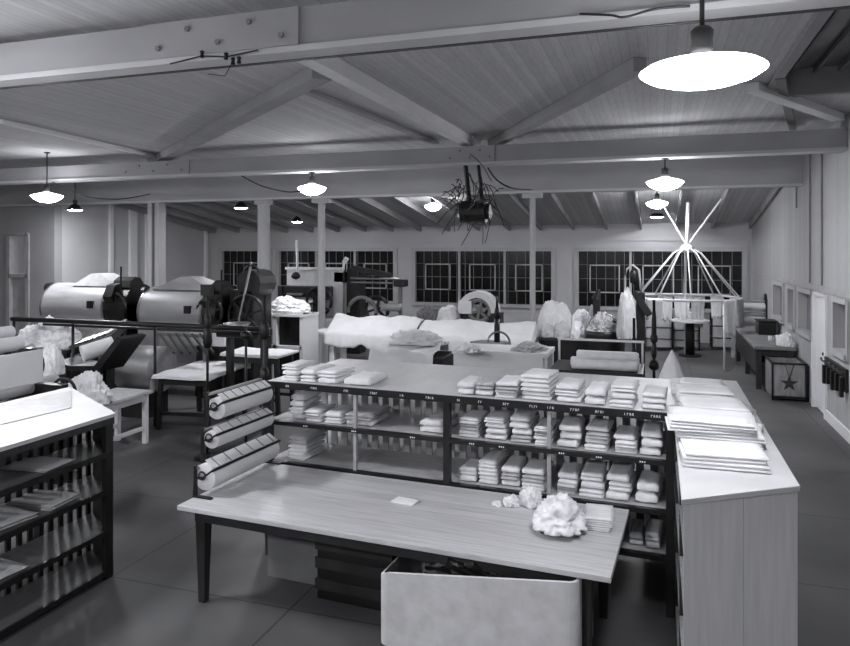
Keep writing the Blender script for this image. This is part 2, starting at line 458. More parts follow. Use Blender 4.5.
struct('baseboard_right', B().box(XW - .025, XW, -6, dy0 - .05, 0, .16), 'trim_paint')
# roof light in the ceiling
r = struct_root('window_9', ((skx0 + skx1) / 2, (sky0 + sky1) / 2, ZC))
fr = B()
for x in (skx0, skx1): fr.box(x - .05, x + .05, sky0, sky1, ZC - .05, ZC + .3)
for y in (sky0, sky1): fr.box(skx0, skx1, y - .05, y + .05, ZC - .05, ZC + .3)
obj('window_frame', fr, 'beam_paint', r)
m = B()
for i in range(1, 4): x = skx0 + (skx1 - skx0) * i / 4; m.box(x - .015, x + .015, sky0, sky1, ZC + .2, ZC + .26)
obj('muntins', m, 'grey_paint', r)
obj('pane', B().box(skx0, skx1, sky0, sky1, ZC + .27, ZC + .28), 'glass_grey', r)

# ---- trusses: bottom chords with pale cap strip, splice plates, bolts; flat diagonal braces
def chord(y, z0, z1, name, label, splices, strip=True, x0=-19.9, x1=XW, dp=.24):
    t = thing(name, label, 'beam', (0, y, z0))
    obj('beam_body', B().box(x0, x1, y, y + dp, z0 + .03, z1), 'beam_paint', t, bevel=.006)
    obj('bottom_strip', B().box(x0, x1, y - .035, y + dp + .02, z0, z0 + .045), 'strip_paint', t)
    if strip: obj('bottom_flange', B().box(x0, x1, y + dp + .022, y + dp + .07, z0 - .004, z0 + .05), 'dark_wood', t)
    for (xa, xb) in splices:
        s = obj('splice_plate', B().box(xa, xb, y - .03, y - .002, z0 + .05, z1 - .005), 'beam_paint', t)
        bo = B(); n = 5
        for i in range(n):
            x = xa + (xb - xa) * (i + .5) / n; zz = z0 + .1 + (z1 - z0 - .15) * (i % 2 * .7 + .15)
            bo.cyl((x, y - .03, zz), (x, y - .05, zz), .022, 6)
        obj('bolts', bo, 'grey_paint', s)
    return t
z1_ = aty(212, 61, Y1).z
chord(Y1, z1_, z1_ + .33, 'roof_beam', 'nearest painted roof beam with bolted splice across the top of the view', [(aty(147, 30, Y1).x, aty(300, 30, Y1).x)], dp=.13)
z2_ = aty(425, 167, Y2).z
chord(Y2, z2_, z2_ + .31, 'roof_beam', 'second painted roof beam across the hall below the diagonal braces',
      [(aty(120, 160, Y2).x, aty(190, 160, Y2).x), (aty(446, 160, Y2).x, aty(495, 160, Y2).x)], strip=False)
zh = 3.82
chord(YH, zh, zh + .58, 'roof_beam', 'third painted roof beam resting on the row of columns', [], strip=False)
ZB = ZC - .09
def brace(a, b_, w_, h_, label, m='beam_paint'):
    A, D = atz(*a, ZB), atz(*b_, ZB)
    A.z = D.z = ZC - h_ / 2 - .005
    o = obj('diagonal_brace', B().bar(A, D, w_, h_), m, origin=A, bevel=.004)
    tag(o, label, 'brace')
brace((152, 164), (322, 74), .22, .14, 'wide diagonal brace under the ceiling rising from the left beam splice')
brace((296, 48), (476, 146), .17, .16, 'pale diagonal brace running from near beam down to the central splice', 'trim_paint')
brace((296, 92), (436, 146), .12, .05, 'thin dull diagonal brace between the two wide ones', 'beam_paint')
brace((492, 145), (640, 66), .14, .14, 'diagonal brace rising right from the central splice toward the big lamp')
brace((752, 90), (838, 120), .16, .1, 'short pale diagonal brace below the dark roof light', 'trim_paint')
brace((0, 125), (160, 160), .1, .06, 'thin pale brace at upper left running down to the left splice', 'trim_paint')
brace((780, 82), (793, 132), .1, .06, 'short brace beside the dark roof light', 'grey_paint')

# ---- columns under the third beam
def column(px, kind, w_, label):
    p = aty(px, 192, YH + .2); t = thing('column', label, 'column', (p.x, YH + .15, 0)); x, y = p.x, YH + .15
    if kind == 'pipe':
        obj('shaft', B().cyl((x, y, .03), (x, y, zh - .1), w_ / 2, 20), 'column_paint', t, smooth=True).modifiers.new('e', 'EDGE_SPLIT')
        obj('base_plate', B().box(x - w_, x + w_, y - w_, y + w_, 0, .03), 'grey_paint', t)
        obj('cap', B().box(x - .2, x + .2, y - .09, y + .09, zh - .1, zh - .001), 'column_paint', t)
    else:
        for s in (-1, 1): obj('post', B().box(x + s * w_ * .3 - w_ * .18, x + s * w_ * .3 + w_ * .18, y - .13, y + .13, 0, zh - .001), 'column_paint', t, bevel=.01)
        obj('spacer', B().box(x - w_ * .13, x + w_ * .13, y - .02, y + .09, 0, zh - .001), 'grey_paint', t)  # recess shade between the posts put into its darker colour
column(158, 'post', .36, 'square double timber post behind the metal drums at left')
column(265, 'pipe', .29, 'thick round white column left of centre')
column(322.5, 'pipe', .17, 'slimmer white pipe column beside the cloth covered table')
column(533, 'pipe', .12, 'thinnest white pipe column before the middle far window')

# ================================================================== LAMPS
def big_lamp(px, py, Yv, d, label, top, gm='glow', dk=1.0):
    p = aty(px, py, Yv); x, y, z = p
    t = thing('pendant_lamp', label, 'lamp', (x, y, z))
    r = d / 2
    obj('glowing_bowl', B().lathe([(0.0, -.13 * dk), (r * .3, -.122 * dk), (r * .6, -.095 * dk), (r * .85, -.055 * dk), (r, -.004), (0, -.003)], p, 40), gm, t, smooth=True)
    obj('lamp_shade', B().lathe([(r * 1.0, 0), (r * .9, .02), (r * .55, .045), (.06, .07), (0, .07)], p, 40), 'glow_top', t, smooth=True)
    obj('socket', B().lathe([(0, .072), (.045, .072), (.055, .11), (.05, .15), (.055, .2), (.035, .22), (0, .22)], p, 18), 'iron', t, smooth=True)
    obj('rod', B().cyl((x, y, z + .22), (x, y, top - .02), .012, 8), 'iron', t)
    obj('canopy', B().lathe([(0, -.02), (.06, -.02), (.05, 0), (0, 0)], (x, y, top - .001), 14), 'iron', t)
def small_lamp(px, py, D, d, label, gm='glow_small'):
    D = min(D, 30); rr = ray(px, py); p = rr * D + Vector((0, 0, H)); x, y, z = p
    top = ZC if y < YH else zl(y)
    t = thing('pendant_lamp', label, 'lamp', (x, y, z)); r = d / 2
    sh = obj('lamp_shade', B().lathe([(.04, .15), (.09, .13), (r * .6, .07), (r, .0), (r - .01, -.004), (r * .6, .058), (.05, .12), (.04, .13)], p, 30), 'dark_paint', t, smooth=True)
    obj('bulb', B().lathe([(0, -.03), (r * .5, -.02), (r * .75, .0), (r * .55, .03), (.05, .08), (0, .1)], p, 20), gm, t, smooth=True)
    obj('socket', B().cyl((x, y, z + .13), (x, y, z + .25), .05, 14), 'iron', t)
    obj('rod', B().cyl((x, y, z + .25), (x, y, top - .002), .012, 8), 'iron', t)
big_lamp(702, 71, 3.75, .6, 'largest glowing pendant lamp, overhead at upper right', ZC, 'glow_near', .6)
big_lamp(312, 188, Y2 + .1, .5, 'glowing pendant lamp before the second beam, above slim pipe column', z2_ + .0)
big_lamp(665, 182, Y2 + .1, .54, 'glowing pendant lamp before the second beam, above the spoked rack', z2_ + .0)
big_lamp(47, 196, 10.6, .56, 'glowing pendant lamp at far left above the metal drum', ZC)
big_lamp(657, 203, 16.7, .48, 'smaller glowing lamp just below the right central lamp', zl(16.7))
small_lamp(657, 217, 19.0, .46, 'lowest and smallest lamp of the three in line at right')
big_lamp(433, 206, 17.0, .42, 'small lit lamp left of the dark hanging motor', zl(17.0))
small_lamp(241, 208, 18.0, .44, 'small dark shaded lamp left of the thick round column')
small_lamp(297, 222, 21.3, .42, 'small dark shaded lamp low beside the slim pipe column')
small_lamp(75, 210, 17.6, .44, 'small dark shaded lamp near the lit left wall', 'glow_wall')
for i, (x, y) in enumerate(((-2.6, -1.5), (-8.5, -1.0), (-5.4, 3.4), (-10.6, 3.6))):  # the two behind the viewpoint are unseen, added as frontal fill
    p = Vector((x, y, 3.75)); t = thing('pendant_lamp', ['added unseen fill lamp just behind the viewpoint', 'added unseen fill lamp behind and left of the viewpoint', 'glowing pendant lamp above the white topped bookcase', 'glowing pendant lamp left of the flatwork ironer'][i], 'lamp', p)
    obj('glowing_bowl', B().lathe([(0.0, -.13), (.09, -.122), (.18, -.095), (.26, -.055), (.3, -.004), (0, -.003)], p, 32), 'glow_strong' if i in (0, 1, 3) else 'glow', t, smooth=True)
    obj('lamp_shade', B().lathe([(.3, 0), (.27, .02), (.16, .045), (.06, .07), (0, .07)], p, 32), 'glow_top', t, smooth=True)
    obj('rod', B().cyl((x, y, 3.82), (x, y, ZC - .001), .012, 8), 'iron', t)

# ================================================================== FOREGROUND TABLE
# the table and the shelving behind it stand turned by three degrees to the building
def turn_since(before):
    a = radians(-3.1); px_, py_ = 0, 5.455
    for o in [o for o in C.objects if o.parent is None and o not in before]:
        dx, dy = o.location.x - px_, o.location.y - py_
        o.location.x = px_ + dx * cos(a) - dy * sin(a); o.location.y = py_ + dx * sin(a) + dy * cos(a) - .085
        o.rotation_euler.z += a
BEFORE = set(C.objects)
TX0, TX1, TY0, TY1, TZ = -3.33, -.19, 4.265, 5.41, .75
t = thing('packing_table', 'long pale wood plank table on dark legs in the foreground', 'table', ((TX0 + TX1) / 2, (TY0 + TY1) / 2, 0))
obj('tabletop', B().box(TX0, TX1, TY0, TY1, TZ - .035, TZ), 'table_wood', t, bevel=.004)
ap = B(); a0, a1, b0, b1 = TX0 + .09, TX1 - .12, TY0 + .09, TY1 - .09
ap.box(a0, a1, b0, b0 + .025, TZ - .135, TZ - .036); ap.box(a0, a1, b1 - .025, b1, TZ - .135, TZ - .036)
ap.box(a0, a0 + .025, b0, b1, TZ - .135, TZ - .036); ap.box(a1 - .025, a1, b0, b1, TZ - .135, TZ - .036)
obj('apron', ap, 'dark_wood', t)
for (x, y) in ((a0 + .045, b0 + .045), (a0 + .045, b1 - .045), (a1 - .045, b0 + .045), (a1 - .045, b1 - .045)):
    l = B(); l.poly([(x + i * s, y + j * s, z) for z, s in ((0, .028), (TZ - .036, .046)) for i, j in ((-1, -1), (1, -1), (1, 1), (-1, 1))],
                    [(3, 2, 1, 0), (4, 5, 6, 7)] + [(i, (i + 1) % 4, 4 + (i + 1) % 4, 4 + i) for i in range(4)])
    obj('leg', l, 'dark_wood', t, bevel=.004)
obj('stretcher', B().bar((a0 + .045, b1 - .045, .42), (a1 - .045, b1 - .045, .42), .03, .05), 'dark_wood', t)
# pale canvas bin pushed under the front edge
bx0, bx1, by0, by1 = -1.66, -.37, 4.215, 4.9
t = thing('canvas_bin', 'large pale canvas laundry bin pushed under the right front of plank table', 'laundry bin', ((bx0 + bx1) / 2, (by0 + by1) / 2, 0))
b = B(); n = 24; rc = .07
def rrect(x0, x1, y0, y1, r, k=5):
    pts = []
    for cx, cy, a in ((x1 - r, y0 + r, -pi / 2), (x1 - r, y1 - r, 0), (x0 + r, y1 - r, pi / 2), (x0 + r, y0 + r, pi)):
        for i in range(k + 1): q = a + pi / 2 * i / k; pts.append((cx + r * cos(q), cy + r * sin(q)))
    return pts
def topz(x):
    u = (x - bx0) / (bx1 - bx0); return .555 + .145 * min(1, u * 1.15) ** .8 - (.03 * (1 - min(1, u * 12)))
P = rrect(bx0, bx1, by0, by1, rc); m_ = len(P); Q = rrect(bx0 + .02, bx1 - .02, by0 + .02, by1 - .02, rc - .015)
vv = [(x, y, .09) for x, y in P] + [(x, y, topz(x)) for x, y in P] + [(x, y, topz(x)) for x, y in Q] + [(x, y, .11) for x, y in Q]
ff = [tuple(range(m_))[::-1], tuple(range(3 * m_, 4 * m_))]
for i in range(m_):
    j = (i + 1) % m_
    for k in range(3): ff.append((k * m_ + i, k * m_ + j, (k + 1) * m_ + j, (k + 1) * m_ + i))
b.poly(vv, ff); obj('bin_body', b, 'canvas_pale', t)
for (x, y) in ((bx0 + .1, by0 + .1), (bx1 - .1, by0 + .1), (bx0 + .1, by1 - .1), (bx1 - .1, by1 - .1)):
    obj('caster', B().cyl((x - .015, y, .045), (x + .015, y, .045), .045, 16).box(x - .03, x + .03, y - .015, y + .015, .075, .092), 'iron', t)
dk = heap((-.98, by0 + .22, .42), .42, .16, .22, 3, .3)
obj_ = obj('dark_rag', dk, 'dark_paint', smooth=False, origin=(-.98, by0 + .22, .42)); tag(obj_, 'dark crumpled rag heaped inside the pale canvas bin under table', 'rag')
o = obj('laundry_pile', heap((-1.05, 4.6, .115), .55, .28, .30, 9, .15), 'linen_grey', origin=(-1.05, 4.6, .11)); tag(o, 'grey laundry filling the lower part of pale canvas bin', 'laundry pile')
# boxes under the table
t = thing('cardboard_box', 'grey box standing on the floor under the left of plank table', 'box', (-2.75, 5.05, 0))
obj('box_body', B().box(-2.98, -2.45, 4.92, 5.3, .002, .33), 'grey_paint', t, bevel=.004)
obj('flap', B().bar((-2.98, 5.1, .335), (-2.46, 5.1, .335), .37, .01), 'grey_paint', t)
t = thing('crate', 'black crate standing under the middle of the plank table', 'crate', (-2.1, 4.95, 0))
obj('crate_body', B().box(-2.42, -1.8, 4.75, 5.28, .002, .5), 'dark_paint', t, bevel=.006)
for zz in (.12, .28, .42): obj('slat', B().box(-2.43, -1.79, 4.735, 4.75, zz - .04, zz + .04), 'dark_wood', t)

# ================================================================== SLATTED SHELF UNIT BEHIND THE TABLE
SX0, SX1, SY0, SYB, SY1, SZ = -3.34, .09, 5.45, 6.12, 6.86, 1.47
LV = [.43, .76, 1.12]
t = thing('slatted_shelving', 'wide slat backed linen shelving with black front frame behind plank table', 'shelving', ((SX0 + SX1) / 2, 6.1, 0))
obj('top_board', B().box(SX0 - .01, SX1 + .02, SY0 + .0, SY1, SZ - .03, SZ), 'counter_top', t, bevel=.004)
for z in LV: obj('shelf', B().box(SX0, SX1, SY0 + .03, SY1 - .03, z - .022, z), 'shelf_wood', t)
fr = B()
obj('rail', B().box(SX0 - .015, SX1 + .03, SY0 - .022, SY0, SZ - .055, SZ + .002), 'dark_paint', t)
for z in LV: obj('rail', B().box(SX0, SX1, SY0 - .02, SY0 + .03, z - .032, z + .003), 'dark_paint', t)
for x in (SX0 + .02, -1.62, SX1): obj('front_post', B().box(x - .027, x + .027, SY0 - .021, SY0 + .035, .002, SZ - .055), 'dark_paint', t)
for x in (-2.46, -.79): obj('divider_rod', B().box(x - .014, x + .014, SY0, SY0 + .03, LV[0], SZ - .03), 'mid_paint', t)
for x in (SX0 + .02, -1.62, SX1): obj('back_post', B().box(x - .03, x + .03, SY1 - .06, SY1, .002, SZ - .03), 'grey_paint', t)
for x in (SX0 + .01, SX1 - .01): obj('cross_bar', B().box(x - .012, x + .012, SY0 + .04, SY1 - .06, .2, .26), 'dark_wood', t)
nsl = int((SX1 - SX0) / .11)
for i in range(nsl):
    x = SX0 + .06 + i * .11; obj('slat', B().box(x, x + .062, SYB, SYB + .02, .3, SZ - .03), 'slat_wood', t)
obj('slat_rail', B().box(SX0, SX1, SYB + .02, SYB + .045, .56, .62), 'dark_wood', t)
# small white painted marks on the front rails
rnd = random.Random(3)
def marks(px0, px1, z, step):
    x = px0
    while x < px1:
        X0 = aty(x, 400, SY0).x; mk = B()
        for q in range(rnd.choice((2, 3, 4))):
            xx = X0 + q * .018; hh = .009
            s = rnd.choice((0, 1, 2))
            mk.box(xx, xx + .003, SY0 - .024, SY0 - .0223, z - hh, z + hh)
            if s: mk.box(xx, xx + .01, SY0 - .024, SY0 - .0223, z + hh - .004, z + hh)
            if s == 2: mk.box(xx, xx + .01, SY0 - .024, SY0 - .0223, z - .002, z + .002); mk.box(xx + .008, xx + .011, SY0 - .024, SY0 - .0223, z - hh, z + .001)
        obj('painted_mark', mk, 'white_mark', t)
        x += step * rnd.uniform(.7, 1.2)
marks(282, 440, SZ - .027, 34); marks(458, 660, SZ - .027, 25)
for px in (300, 350, 410, 470, 500, 560, 597, 640):
    X0 = aty(px, 440, SY0).x; mk = B()
    for q in range(3): mk.box(X0 + q * .016, X0 + q * .016 + .009, SY0 - .022, SY0 - .0203, LV[2] - .022, LV[2] - .011)
    obj('painted_mark', mk, 'white_mark', t)

# ---- folded linen on the unit
def row(z, yfront, lst, shelf, group):
    for i, (p0, p1, hpx, n) in enumerate(lst):
        a, c = aty(p0, 400, yfront).x, aty(p1, 400, yfront).x
        Dd = yfront / ray((p0 + p1) / 2, 400).y
        hgt = hpx * Dd / 700 * (.86 if z < 1.4 else 1)
        dep = random.uniform(.34, .42)
        where = '%s stack from left %s' % (ordinal(i), shelf)
        stack((a + c) / 2, yfront + .03 + dep / 2, z, (c - a) * .97, dep, hgt, n, where, group)
row(SZ, SY0, [(273, 290, 17, 3), (292, 308, 14, 2), (310, 331, 13, 2)], 'on unit top, left group', 'folded cloths on the left of the shelving top')
row(SZ, SY0, [(336, 366, 9, 1)], 'lying loose on unit top left', 'folded cloths on the left of the shelving top')
row(SZ, SY0, [(454, 472, 13, 2), (473, 492, 14, 2), (493, 517, 17, 3), (519, 551, 26, 4), (554, 581, 19, 3), (583, 606, 17, 2), (609, 636, 22, 4), (640, 666, 17, 3)], 'on unit top, right group', 'folded cloths on the right of the shelving top')
row(LV[2], SY0 + .02, [(280, 295, 30, 5), (297, 314, 14, 2), (316, 335, 13, 2), (338, 369, 15, 2)], 'on upper shelf, left bay', 'folded cloths on the upper shelf left bay')
row(LV[2], SY0 + .05, [(416, 441, 15, 1)], 'alone on upper shelf near centre post', 'folded cloths on the upper shelf left bay')
row(LV[2], SY0 + .02, [(456, 477, 24, 4), (481, 504, 27, 5), (508, 530, 32, 5), (532, 551, 22, 5), (556, 580, 28, 4), (584, 609, 28, 5), (613, 636, 22, 3), (639, 663, 30, 4)], 'on upper shelf, right bay', 'folded cloths on the upper shelf right bay')
row(LV[1], SY0 + .02, [(279, 299, 28, 4)], 'on lower shelf, left bay', 'folded cloths on the lower shelf left bay')
row(LV[1], SY0 + .02, [(455, 474, 16, 2), (476, 496, 28, 4), (498, 518, 24, 3), (520, 545, 25, 3), (556, 577, 25, 4), (578, 604, 28, 4), (606, 631, 32, 4), (635, 660, 26, 2)], 'on lower shelf, right bay', 'folded cloths on the lower shelf right bay')
row(LV[0], SY0 + .05, [(626, 642, 14, 1), (644, 660, 18, 2)], 'on bottom shelf beyond table', 'folded cloths on the bottom shelf')

turn_since(BEFORE)

# ================================================================== RIGHT COUNTER (open shelves to the left)
cp = [(.12, 3.53), (.67, 3.92), (.67, 6.86), (.12, 6.86)]
t = thing('linen_counter', 'tall pale panelled counter with angled end at right of plank table', 'counter', (.4, 5.2, 0))
obj('top_board', B().prism([(.11, 3.52), (.68, 3.915), (.68, 6.87), (.115, 6.87)], SZ - .028, SZ + .001), 'case_top', t, bevel=.003)
obj('end_panel', B().prism([(.12, 3.535), (.40, 3.733), (.385, 3.755), (.12, 3.567)], .002, SZ - .029), 'counter_side', t)
obj('end_panel', B().prism([(.403, 3.735), (.67, 3.925), (.67, 3.957), (.388, 3.757)], .002, SZ - .029), 'counter_side', t)
obj('side_panel', B().box(.645, .67, 3.96, 6.86, .002, SZ - .029), 'counter_side', t)
obj('back_panel', B().box(.12, .644, 6.83, 6.86, .002, SZ - .029), 'counter_side', t)
for z in (.12, .5, .85, 1.15): obj('shelf', B().prism([(.125, 3.59), (.63, 3.96), (.63, 6.8), (.125, 6.8)], z - .02, z), 'shelf_wood', t)
for y in (4.4, 5.3): obj('upright', B().box(.125, .15, y - .02, y + .02, .002, SZ - .029), 'dark_wood', t)
# big folded sheets along the top
k = 0
for (yc, n, hh, xc, wd, dp) in ((6.2, 2, .10, .33, .40, .34), (5.72, 3, .13, .32, .44, .40), (5.22, 3, .13, .33, .50, .42), (4.7, 4, .15, .33, .54, .42), (4.2, 2, .08, .34, .50, .38)):
    for i in range(n):
        folded(xc + random.uniform(-.03, .03), yc + random.uniform(-.02, .02), SZ + .003 + i * hh / n, wd * random.uniform(.85, 1), dp * random.uniform(.85, 1), hh / n * .98,
               'large folded sheet, %s of %d in %s pile from counter front' % (level_word(i, n), n, ordinal(4 - k)), 'folded sheets on the right counter', random.uniform(-.09, .09), random.choice((0, 1, 2, 4)), 'folded sheet')
    k += 1
folded(.56, 5.55, SZ + .003, .16, .3, .05, 'small grey folded cloth right of the sheet piles on the pale counter', 'folded sheets on the right counter', .2, 3)
folded(.57, 4.95, SZ + .003, .15, .26, .04, 'small white folded cloth at the right edge of the pale counter', 'folded sheets on the right counter', -.2, 1)
for i, (z, y, h_) in enumerate(((1.15, 4.9, .2), (1.15, 4.1, .22), (.85, 4.85, .2), (.85, 4.1, .2), (.5, 4.6, .25), (.5, 4.0, .2), (.12, 4.5, .25))):
    o = obj('cloth_bundle', heap((.28, y, z + .002), .13, .3, h_, 20 + i, .12, 3), ('linen', 'linen_grey')[i % 2], origin=(.28, y, z))
    tag(o, '%s cloth bundle stuffed on %s shelf in open side of pale counter' % (('rear', 'front')[i % 2], ['top', 'top', 'second', 'second', 'third', 'third', 'lowest'][i]), 'cloth bundle')

# ================================================================== LEFT BOOKCASE
FX, DX, BZ = -4.21, -4.62, 1.32
LVb = [.07, .39, .72, 1.02]
def yend(x): return 4.62 + (FX - x) * .62
t = thing('slatted_bookcase', 'dark open bookcase with white top and slatted back at lower left', 'bookcase', (-4.6, 3.5, 0))
YB0 = .8
obj('top_board', B().prism([(FX + .015, YB0), (FX + .015, 4.635), (-5.42, yend(-5.42) + .01), (-5.42, YB0)], BZ - .03, BZ), 'case_top', t, bevel=.003)
obj('top_rail', B().box(FX - .0, FX + .012, YB0, 4.62, BZ - .08, BZ - .031), 'dark_wood', t)
obj('end_panel', B().prism([(FX, 4.62), (FX - .0, 4.585), (DX, yend(DX) - .045), (DX, yend(DX))], .002, BZ - .031), 'dark_wood', t)
obj('back_post', B().box(-5.36, -5.30, 4.9, 4.96, .002, BZ - .031), 'dark_wood', t)
obj('front_post', B().box(FX - .03, FX + .01, 4.53, 4.6, .002, BZ - .031), 'dark_paint', t)
obj('front_post', B().box(FX - .03, FX + .01, YB0, YB0 + .07, .002, BZ - .031), 'dark_paint', t)
obj('front_post', B().box(FX - .03, FX + .005, 2.3, 2.35, .002, BZ - .031), 'dark_paint', t)
for z in LVb:
    obj('shelf', B().prism([(FX - .01, YB0 + .01), (FX - .01, 4.58), (DX, yend(DX) - .06), (DX, YB0 + .01)], z - .025, z), 'case_shelf', t)
    obj('shelf_edge', B().box(FX - .01, FX + .012, YB0, 4.6, z - .04, z + .002), 'dark_paint', t)
i = 0; y = YB0 + .05
while y < 4.8:
    obj('slat', B().box(DX - .02, DX, y, y + .04, .01, BZ - .031), 'dark_wood', t); y += .098
obj('back_post', B().box(-5.38, -5.32, YB0, YB0 + .06, .002, BZ - .031), 'dark_wood', t)
g = B().poly([tuple(atz(0, 425, BZ + .003)), tuple(atz(71, 408, BZ + .003)), tuple(atz(72, 391, BZ + .003)), tuple(atz(0, 405, BZ + .003))], [(0, 1, 2, 3)])  # thin flat grey strip over the rear of the bookcase top
o = thicken(obj('grey_strip', g, 'linen_grey', origin=atz(40, 405, BZ)), .004); tag(o, 'flat grey strip lying along the rear of the white bookcase top', 'cloth')
for i, (y, z, w_, nn) in enumerate(((4.15, .72, .3, 2), (3.75, .72, .34, 2), (4.1, 1.02, .3, 1), (3.7, .39, .3, 1))):
    for q in range(nn):
        folded(FX - .24, y, z + .003 + q * .022, .42, w_, .02, 'dull folded cloth, %s, at %s on the %s bookcase shelf' % (('lower', 'upper')[q] if nn > 1 else 'single', ('right', 'left')[i % 2], {.72: 'middle', 1.02: 'top', .39: 'lower'}[z]), 'dull cloths in the left bookcase', .1 * (-1) ** i, 3)
# white linen heap on the small pale table behind
# ================================================================== PAPER ROLL RACK on the table's left end
BEFORE = set(C.objects)
RXp = -3.29
t = thing('paper_roll_rack', 'black iron three tier paper roll rack standing on table left end', 'roll rack', (RXp, 4.95, TZ))
tiers = [(4.46, 5.40, .90, .10), (4.54, 5.36, 1.17, .07), (4.6, 5.32, 1.40, .085)]
zt = [TZ, .99, 1.26, 1.53]
for i, (ya, yb, zc, rr) in enumerate(tiers):
    x = RXp + .03
    ro = obj('paper_roll', B().cyl((x, ya + .03, zc), (x, yb - .03, zc), rr, 28), 'sheet', t, smooth=True); autosmooth(ro)
    obj('roll_core', B().cyl((x, ya + .012, zc), (x, yb - .012, zc), .012, 10), 'iron', ro)
    zz = zc + rr * .75
    obj('cutter_bar', B().bar((x + rr * .86, ya + .01, zc + rr * .62), (x + rr * .86, yb - .01, zc + rr * .62), .014, .016), 'dark_paint', t)
    st = obj('paper_strip', B().poly([(x + rr * .84, ya + .04, zc + rr * .78), (x + rr * .84, yb - .04, zc + rr * .78), (x - .0, yb - .04, zc + rr * 1.3), (x - .0, ya + .04, zc + rr * 1.3)], [(0, 1, 2, 3)]), 'sheet', t)
    thicken(st, .003)
    for q in range(6):
        y = ya + .1 + (yb - ya - .2) * q / 5; obj('hold_down_strap', B().bar((x + rr * .85, y, zc + rr * .82), (x + .004, y, zc + rr * 1.34), .006, .006), 'grey_paint', t)
    obj('rear_bar', B().cyl((RXp - .03, ya, zt[i + 1] - .02), (RXp - .03, yb, zt[i + 1] - .02), .013, 12), ('steel', 'steel', 'mid_paint')[i], t, smooth=True)
    for y in (ya, yb):
        p = B(); p.bar((RXp - .03, y, zt[i]), (RXp - .03, y, zt[i + 1]), .02, .022); p.bar((RXp - .03, y, zc), (x + .01, y, zc), .016, .018)
        p.bar((x, y, zc), (x + rr * .86, y, zc + rr * .62), .012, .014)
        p.torus((x, y, zc + .02), .03, .007, 'y', 14, 6)
        obj('bracket', p, 'iron', t)
for y in (4.46, 5.40):
    p = B().box(RXp - .045, RXp + .12, y - .018, y + .018, TZ + .001, TZ + .014); p.bar((RXp - .045, y, TZ + .01), (RXp - .03, y, .99), .014, .014)
    obj('foot', p, 'iron', t)
# things on the table
def crumple(px, py, z, rx, ry, h, seed, label, name='crumpled_cloth', m='linen', cat='cloth'):
    p = atz(px, py, z); o = obj(name, heap((p.x, p.y, z + .002), rx, ry, h, seed, .3), m, smooth=True, origin=(p.x, p.y, z)); return tag(o, label, cat)
p = atz(408, 503, TZ); folded(p.x, p.y, TZ + .001, .2, .12, .014, 'small white cloth lying alone mid table', None, -.12, 1)
crumple(500, 505, TZ, .035, .035, .035, 31, 'tiny crumpled white cloth, leftmost by the shelf edge on table')
crumple(514, 504, TZ, .06, .06, .07, 32, 'small crumpled white cloth, second from left by the shelf edge')
crumple(533, 503, TZ, .09, .09, .13, 33, 'crumpled white cloth ball left of the large cloth mound on table')
crumple(566, 520, TZ + .035, .17, .2, .16, 34, 'large white cloth mound on plank table before the shelves', 'cloth_mound')
p = atz(565, 524, TZ); folded(p.x, p.y, TZ + .001, .3, .3, .033, 'dark edged folded cloth beneath the large white mound on table', None, .1, 3)
p = atz(604, 521, TZ)
for i in range(3): folded(p.x - .01, p.y, TZ + .001 + i * .03, .2, .3, .029, 'folded white cloth, %s of three at the table right edge' % level_word(i, 3), 'cloths at the right end of the table', .05 * i, 1 if i != 1 else 0)

turn_since(BEFORE)

# ================================================================== LEFT MID GROUND
# flatwork ironer at the far left edge
t = thing('flatwork_ironer', 'long flatwork ironer with white rollers and apron behind the bookcase', 'ironing machine', (-7, 5.0, 0))
for (px, py, z, r_, ) in ((55, 381, 1.08, .085), (20, 343, 1.5, .09), (11, 332, 1.62, .08)):
    p = atz(px, py, z); o = obj('roller', B().cyl((p.x, 1.5, z), (p.x, p.y, z), r_, 24), 'sheet', t, smooth=True); autosmooth(o)
p = atz(43, 380, 1.18); x = p.x
obj('apron_sheet', B().box(x - .02, x, 1.5, p.y, 1.17, 1.53), 'sheet', t)
obj('side_frame', B().prism([(x - .75, p.y + .05), (x + .2, p.y + .05), (x + .2, p.y + .16), (x - .75, p.y + .16)], .002, 1.12), 'dark_paint', t)
obj('side_frame', B().box(x - .75, x + .2, 1.4, 1.5, .002, 1.12), 'dark_paint', t)
obj('bed', B().box(x - .6, x + .12, 1.5, p.y + .05, .55, .98), 'dark_wood', t)
obj('hand_wheel', B().wheel((x + .1, p.y + .2, 1.0), .17, .018, 'y'), 'iron', t)
obj('gear_cover', B().cyl((x - .45, p.y + .16, 1.3), (x - .45, p.y + .26, 1.3), .2, 20).box(x - .5, x - .4, p.y + .06, p.y + .15, 1.0, 1.3), 'dark_paint', t)
